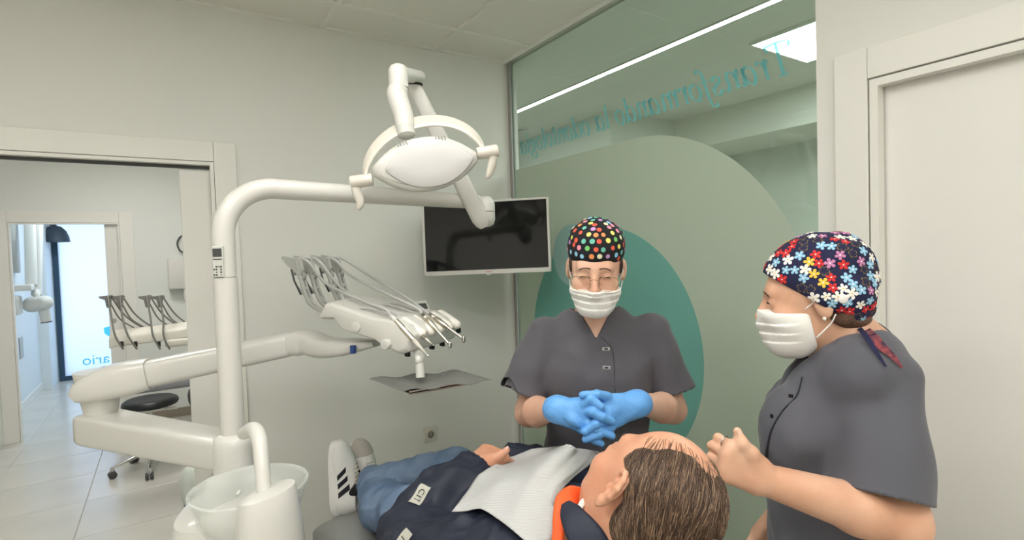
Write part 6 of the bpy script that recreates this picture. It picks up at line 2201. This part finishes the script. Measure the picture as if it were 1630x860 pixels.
def trainer(heel, toe, sole_out, name='shoe', stripes=True, toecap=False):
    """heel and toe along the sole; sole_out points out of the sole"""
    X = unit(toe - heel)
    Zs = -unit(sole_out - X * np.dot(sole_out, X))
    Ys = np.cross(Zs, X)
    R = frame(X, Ys, Zs)
    L_ = np.linalg.norm(toe - heel)
    g = lambda x, y, z: heel + R @ np.array([x, y, z], float)
    U = Field()
    U.ell(g(L_ * 0.80, 0, 0.030), (0.060, 0.047, 0.038), R, 0.02)
    U.ell(g(L_ * 0.55, 0, 0.040), (0.085, 0.044, 0.045), R, 0.03)
    U.ell(g(L_ * 0.22, 0, 0.045), (0.062, 0.038, 0.055), R, 0.03)
    U.cone(g(L_ * 0.20, 0, 0.06), g(L_ * 0.20, 0, 0.10), 0.036, 0.035, 0.03)
    U.cone(g(L_ * 0.38, 0, 0.085), g(L_ * 0.70, 0, 0.060), 0.020, 0.018, 0.03)

    def post(P, d):
        q = (P - heel) @ R
        d = smax(d, q[:, 2] - (0.098 - 0.06 * np.clip(q[:, 0] - L_ * 0.25, 0, 1)), 0.006)
        op = np.sqrt(((q[:, 0] - L_ * 0.21) / 1.25) ** 2 + q[:, 1] ** 2) - 0.029
        d = smax(d, -np.maximum(op, 0.060 - q[:, 2]), 0.004)
        return np.maximum(d, 0.012 - q[:, 2])
    U.post.append(post)
    box_ = np.array([g(a, b, c) for a in (-0.03, L_ + 0.03) for b in (-0.07, 0.07) for c in (-0.02, 0.14)])
    up = obj(name, poly(U, box_.min(0), box_.max(0), 0.0038), M_shoe, pt)
    ol_ = []
    for a in np.linspace(0, 2 * math.pi, 40, endpoint=False):
        ca, sa = math.cos(a), math.sin(a)
        x = L_ * 0.5 + L_ * 0.505 * np.sign(ca) * abs(ca) ** 0.75
        wv = 0.040 + 0.010 * (x / L_ - 0.3) - 0.004 * math.exp(-((x / L_ - 0.42) / 0.15) ** 2)
        ol_.append((x, wv * np.sign(sa) * abs(sa) ** 0.7))
    rings = [np.array([g(p[0] * s + L_ * 0.5 * (1 - s), p[1] * s, z) for p in ol_]) for z, s in ((-0.006, 0.96), (-0.004, 0.99), (0.010, 1.0), (0.024, 1.01), (0.028, 0.985))]
    obj('sole', loft(rings), M_shoe, up, auto=50)
    if stripes:
        for sd in (-1, 1):
            for k in range(3):
                x0 = L_ * (0.31 + 0.115 * k)
                sg = []
                for t_ in np.linspace(0, 1, 10):
                    sg.append((x0 - 0.030 * t_ * 0 + t_ * -0.012 + 0.020 * t_, t_))
                P0, P1 = [], []
                for t_ in np.linspace(0, 1, 10):
                    xx = x0 + 0.034 * t_
                    zz = 0.030 + (0.052 - 0.006 * k) * t_
                    for lst, off in ((P0, -0.0100), (P1, 0.0100)):
                        lst.append(g(xx + off, sd * 0.05, zz))
                V = project_to(U, np.array(P0 + P1), 0.0008, 5)
                F = [[i, i + 1, 10 + i + 1, 10 + i] for i in range(9)]
                obj('stripe', (V, F), M_stripe, up)
    if toecap:
        P = []
        na, nr = 22, 8
        for i in range(nr):
            for j in range(na):
                th = -1.5 + 3.0 * j / (na - 1)
                rr_ = (i / (nr - 1))
                P.append(g(L_ * 0.76 + 0.075 * rr_ * math.cos(th), 0.06 * rr_ * math.sin(th), 0.085 - 0.055 * rr_ ** 2))
        V = project_to(U, np.array(P), 0.0014, 6)
        F = [[i * na + j, (i + 1) * na + j, (i + 1) * na + j + 1, i * na + j + 1] for i in range(nr - 1) for j in range(na - 1)]
        obj('toe_cap', (V, F), M_toe, up)
    for k in range(5):
        x = L_ * (0.44 + 0.055 * k)
        pts_ = project_to(U, np.array([g(x, yv, 0.10) for yv in np.linspace(-0.020, 0.020, 7)]), 0.002, 5)
        obj('lace', tube(pts_, 0.003, 6), mat('lace_cream', rgb(222, 218, 206), 0.8), up)
    pts_ = [g(L_ * 0.42, 0.0, 0.088), g(L_ * 0.46, -0.025, 0.090), g(L_ * 0.40, -0.035, 0.082), g(L_ * 0.43, 0.0, 0.090), g(L_ * 0.46, 0.028, 0.090), g(L_ * 0.40, 0.03, 0.08)]
    obj('bow', tube(spl(pts_, 6), 0.003, 6), mat('lace_cream', rgb(222, 218, 206), 0.8), up)
    return up


so_az = math.radians(-52)
trainer(pd(533, 822, 2.08), pd(531, 702, 2.10), np.array([math.sin(so_az), math.cos(so_az), -0.02]))
so_az = math.radians(-12)
trainer(np.array([0.655, 2.15, 0.595]), pd(565, 703, 2.22), np.array([math.sin(so_az), math.cos(so_az), -0.1]), toecap=True, stripes=True)
for an, kn_, hl_ in ((anr, knr, pd(552, 790, 2.07)), (anl, knl, np.array([0.64, 2.10, 0.65]))):
    obj('sock', tube(spl([an - unit(an - kn_) * 0.02, an + unit(an - kn_) * 0.03, hl_], 5), 0.019, 14), mat('black_sock', rgb(30, 30, 34), 0.9), pt)

# hair: short brown hair thinning over the forehead
HP = Field()
HP.ell(TP((0, -0.016, 0.034)), (0.0800, 0.1020, 0.0890), hRP, 0.02)
HP.ell(TP((0, -0.050, -0.020)), (0.066, 0.062, 0.060), hRP, 0.03)


def hairmask(q):
    """positive where hair grows (head space)"""
    x, y, z = q[:, 0], q[:, 1], q[:, 2]
    front = (0.044 - 0.55 * np.clip(z - 0.03, 0, 1) * 1.0) - y + 0.02 * (np.abs(x) / 0.07) ** 2 * 0.3 - 0.030 * np.clip(1 - np.abs(x) / 0.045, 0, 1) * np.clip((z - 0.06) * 20, 0, 1)
    side = np.where(z < 0.022, -0.022 - y + 0.9 * np.clip(z - 0.0, -0.0, 0.022) * 2.0, 1.0)
    return np.minimum(np.minimum(front, side), z + 0.085)


def hairpost(P, d):
    q = (P - hOP) @ hRP
    d = d - 0.0014 * waves(q * np.array([1, 0.4, 0.6]), 30, 61, 5)
    hm_ = hairmask(q)
    d = d + 0.0055 * (1 - np.clip(hm_ / 0.022, 0, 1))
    return smax(d, -hm_ * 0.7, 0.006)


HP.post.append(hairpost)
M_hair0 = mat('brown_hair_base', rgb(84, 64, 50), 0.55, bump=0.6, bscale=90, var=0.4, vscale=30, stretch=(1, 1, 1))
hr = obj('hair', poly(HP, hOP - 0.15, hOP + 0.15, 0.0032), M_hair0, pt)
hm = [mat('hair_strand_dark', rgb(66, 50, 39), 0.45), mat('hair_strand_mid', rgb(112, 88, 68), 0.42), mat('hair_strand_light', rgb(160, 132, 106), 0.4)]


def strands(n, seed, fn, sel, lift, Lr, rad, flow):
    rs = np.random.RandomState(seed)
    D = rs.normal(size=(n * 6, 3))
    D /= np.linalg.norm(D, axis=1)[:, None]
    q = np.array([0, -0.016, 0.03]) + D * 0.12
    P = hOP + q @ hRP.T
    P = project_to(fn, P, 0.0, 5)
    q = (P - hOP) @ hRP
    keep = sel(q, rs)
    P, q = P[keep][:n], q[keep][:n]
    m_ = len(P)
    Ls = rs.uniform(Lr[0], Lr[1], m_)
    jit = rs.normal(0, 0.11, (m_, 3))
    segs = 5
    pth = [P]
    cur = P.copy()
    for k in range(segs):
        nrm = grad(fn, cur)
        qq = (cur - hOP) @ hRP
        f_ = (flow(qq) + jit) @ hRP.T
        f_ = f_ - nrm * (f_ * nrm).sum(1)[:, None]
        f_ /= np.linalg.norm(f_, axis=1)[:, None] + 1e-9
        cur = cur + f_ * (Ls / segs)[:, None]
        cur = project_to(fn, cur, 0.0, 1)
        pth.append(cur + nrm * lift * (0.4 + 0.6 * math.sin(math.pi * (k + 1) / segs)) * rs.uniform(0.3, 1.2, (m_, 1)))
    pth = np.stack(pth, 1)                       # m, segs+1, 3
    nrm0 = grad(fn, P)
    T_ = pth[:, 1] - pth[:, 0]
    T_ /= np.linalg.norm(T_, axis=1)[:, None] + 1e-9
    B_ = np.cross(nrm0, T_)
    prof_ = np.array([0.7, 1.0, 1.0, 0.9, 0.6, 0.1]) * rad
    V = np.empty((m_, segs + 1, 3, 3))
    for j, (cb, cn) in enumerate(((1.0, -0.3), (-1.0, -0.3), (0.0, 0.8))):
        V[:, :, j] = pth + (B_[:, None] * cb + nrm0[:, None] * cn) * prof_[None, :, None]
    V = V.reshape(-1, 3)
    base_ = (np.arange(m_) * (segs + 1) * 3)[:, None, None, None]
    F = []
    for k in range(segs):
        for j in range(3):
            F.append([k * 3 + j, k * 3 + (j + 1) % 3, (k + 1) * 3 + (j + 1) % 3, (k + 1) * 3 + j])
    F = np.array(F)[None] + (np.arange(m_) * (segs + 1) * 3)[:, None, None]
    mi = np.repeat(rs.choice(3, m_, p=[0.45, 0.40, 0.15]), len(F[0]))
    return V, F.reshape(-1, 4), mi


def flow(q):
    x, y, z = q[:, 0], q[:, 1], q[:, 2]
    return np.stack([np.sign(x) * 0.25 + 0 * x, -1.0 + 0 * y, -0.30 - 0.5 * np.clip(np.abs(x) / 0.07, 0, 1)], 1)


V, F, mi = strands(7500, 3, HP, lambda q, rs: hairmask(q) > 0.004, 0.0020, (0.030, 0.065), 0.00042, flow)
o = obj('hair_strands', (V, F), hm, hr, mi=mi)
o['kind'] = 'stuff'
# sparse strands over the receding front
V, F, mi = strands(300, 9, BP, lambda q, rs: (hairmask(q) < 0.008) & (hairmask(q) > -0.026) & (q[:, 2] > 0.07), 0.0030, (0.035, 0.06), 0.00042, flow)
o = obj('thin_front_strands', (V, F), hm, hr, mi=mi)
o['kind'] = 'stuff'

# ================================================================== PAPER BIB
BS = Field()
BS.pr = list(JP.pr)
BS.post = [lambda P, d: d - 0.006 * waves(P, 4.2, 41, 5)]
BS.cone(pd(869, 768, 1.06), pd(908, 728, 1.20), 0.012, 0.012, 0.05)
BS.cone(pd(869, 768, 1.06), pd(886, 850, 0.98), 0.010, 0.010, 0.05)
ctrl = [[(722, 818), (768, 814), (812, 842), (856, 880)],
        [(745, 786), (792, 792), (832, 812), (874, 866)],
        [(768, 754), (816, 770), (850, 782), (888, 826)],
        [(803, 733), (846, 738), (872, 764), (886, 790)],
        [(846, 715), (886, 712), (922, 714), (958, 722)]]
ctrl = np.array(ctrl, float)
nA, nB = 37, 37
rows = [spl(np.column_stack([ctrl[:, j], np.zeros(5)]), 9)[:, :2] for j in range(4)]
XY = []
for i in range(nA):
    XY += list(spl(np.column_stack([np.array([rows[j][i] for j in range(4)]), np.zeros(4)]), 12)[:, :2])
RV = np.array([ray(x, y) for x, y in XY])
LN = np.linalg.norm(RV, axis=1)
tt_ = np.full(len(RV), 0.8)
bd, bt = np.full(len(RV), 9.0), tt_.copy()
for _ in range(60):
    dd = np.concatenate([BS(CAM + RV[i:i + 200] * tt_[i:i + 200, None]) for i in range(0, len(RV), 200)]) - 0.010
    up_ = (dd < bd) & (bd > 0.0006)
    bd, bt = np.where(up_, dd, bd), np.where(up_, tt_, bt)
    tt_ = np.where((bd > 0.0006) & (tt_ < 1.6), tt_ + np.minimum(dd, 0.1) / LN * 0.9, tt_)
bt = bt.reshape(nA, nB)
for _ in range(10):
    bp2 = np.pad(bt, 1, mode='edge')
    bt = (bp2[1:-1, 1:-1] * 2 + bp2[:-2, 1:-1] + bp2[2:, 1:-1] + bp2[1:-1, :-2] + bp2[1:-1, 2:]) / 6
bt = bt.reshape(-1) - 0.011
G = CAM + RV * bt[:, None]
G = np.array(G).reshape(nA, nB, 3)
for _ in range(2):
    G2 = G.copy()
    G2[1:-1, 1:-1] = (G[1:-1, 1:-1] * 2 + G[:-2, 1:-1] + G[2:, 1:-1] + G[1:-1, :-2] + G[1:-1, 2:]) / 6
    G = G2
G = G.reshape(-1, 3)
F = [[i * nB + j, (i + 1) * nB + j, (i + 1) * nB + j + 1, i * nB + j + 1] for i in range(nA - 1) for j in range(nB - 1)]
rim = [i for i in range(nB)] + [k * nB + nB - 1 for k in range(1, nA)] + [(nA - 1) * nB + j for j in range(nB - 2, -1, -1)] + [k * nB for k in range(nA - 2, 0, -1)]
# thickness along the local normal
nn = np.zeros_like(G)
for f in F:
    nv = np.cross(G[f[1]] - G[f[0]], G[f[3]] - G[f[0]])
    nn[f] += nv
nn /= np.linalg.norm(nn, axis=1)[:, None] + 1e-12
if np.mean(nn @ nP) < 0:
    nn = -nn
ia, ib = np.divmod(np.arange(len(G)), nB)
ua_, ub_ = ia / (nA - 1), ib / (nB - 1)
tri = lambda t: np.abs((t % 1.0) - 0.5) * 2
G = G + nn * (0.010 * (tri(ua_ * 2.0 + 0.25) - 0.35) * (0.3 + 0.7 * ub_) + 0.006 * (tri(ub_ * 3.0 + 0.5 * ua_)) + 0.005 * np.clip(0.4 - np.abs(waves(G, 6, 71, 4)), 0, 1))[:, None]
V = np.vstack([G, G - nn * 0.0015])
nG = len(G)
F2 = F + [[q + nG for q in f[::-1]] for f in F] + [[rim[i], rim[(i + 1) % len(rim)], rim[(i + 1) % len(rim)] + nG, rim[i] + nG] for i in range(len(rim))]
M_bib = mat('bib_paper', rgb(184, 184, 182), 0.85)
nt = M_bib.node_tree
tc = nt.nodes.new('ShaderNodeTexCoord')
wv = nt.nodes.new('ShaderNodeTexWave')
wv.wave_type = 'BANDS'
wv.bands_direction = 'DIAGONAL'
wv.inputs['Scale'].default_value = 55
bp_ = nt.nodes.new('ShaderNodeBump')
bp_.inputs['Strength'].default_value = 0.35
bp_.inputs['Distance'].default_value = 0.002
nt.links.new(tc.outputs['Object'], wv.inputs['Vector'])
nt.links.new(wv.outputs['Fac'], bp_.inputs['Height'])
nt.links.new(bp_.outputs[0], nt.nodes['Principled BSDF'].inputs['Normal'])
tag(obj('paper_bib', (V, F2), M_bib), 'ribbed white paper bib spread over the patient\'s chest', 'bib')

# ================================================================== DENTAL CHAIR UNDER THE PATIENT
dc = thing('dental_chair', (0.67, 1.55, 0), 'grey upholstered dental chair carrying the reclining patient', 'dental chair')


def pad(path, wd, th, name, m=M_gvinyl, power=4):
    P = spl(path, 8)
    k = len(P)
    t_ = np.linspace(0, 1, k)
    e_ = np.clip(np.minimum(t_, 1 - t_) * 9, 0.12, 1) ** 0.5
    return obj(name, tube(P, np.interp(t_, np.linspace(0, 1, len(wd)), wd) * (0.75 + 0.25 * e_), 24, up=Z3, ry=np.interp(t_, [0, 1], [th, th]) * e_, power=power), m, dc, auto=60)


pad([S(0, -0.02, -0.19), S(0, 0.20, -0.20), S(0, 0.42, -0.20), S(0, 0.60, -0.195)], [0.18, 0.25, 0.26, 0.27], 0.045, 'backrest')
pad([S(0, 0.58, -0.19), np.array([0.68, 1.48, 0.680]), np.array([0.66, 1.75, 0.655]), np.array([0.64, 2.0, 0.595]), np.array([0.60, 2.18, 0.535])], [0.27, 0.26, 0.24, 0.22, 0.20], 0.045, 'seat')
hb = TP((0.0, -0.185, 0.045))
obj('headrest', tube([hb - cP * 0.12 - xP * 0, hb - cP * 0.08, hb, hb + cP * 0.07, hb + cP * 0.095], [0.07, 0.115, 0.130, 0.115, 0.06], 24, up=fP, ry=[0.015, 0.03, 0.036, 0.03, 0.015], power=3), M_gvinyl, dc, auto=60)
obj('headrest_bar', tube([hb - fP * 0.03 - cP * 0.05, S(0, 0.05, -0.215)], 0.018, 14), M_chrome, dc)
obj('pedestal', loft([superring(0.68, 1.45, 0.16, 0.26, z, 32, 4) for z in (0.06, 0.30)] + [superring(0.68, 1.45, 0.12, 0.2, 0.45, 32, 4), superring(0.68, 1.45, 0.12, 0.2, 0.62, 32, 4)]), M_whitem, dc, auto=40)
obj('base_plate', loft([superring(0.68, 1.45, 0.24, 0.42, z, 36, 4) for z in (0.0, 0.045)] + [superring(0.68, 1.45, 0.18, 0.3, 0.062, 36, 4)]), M_whitem, dc, auto=40)
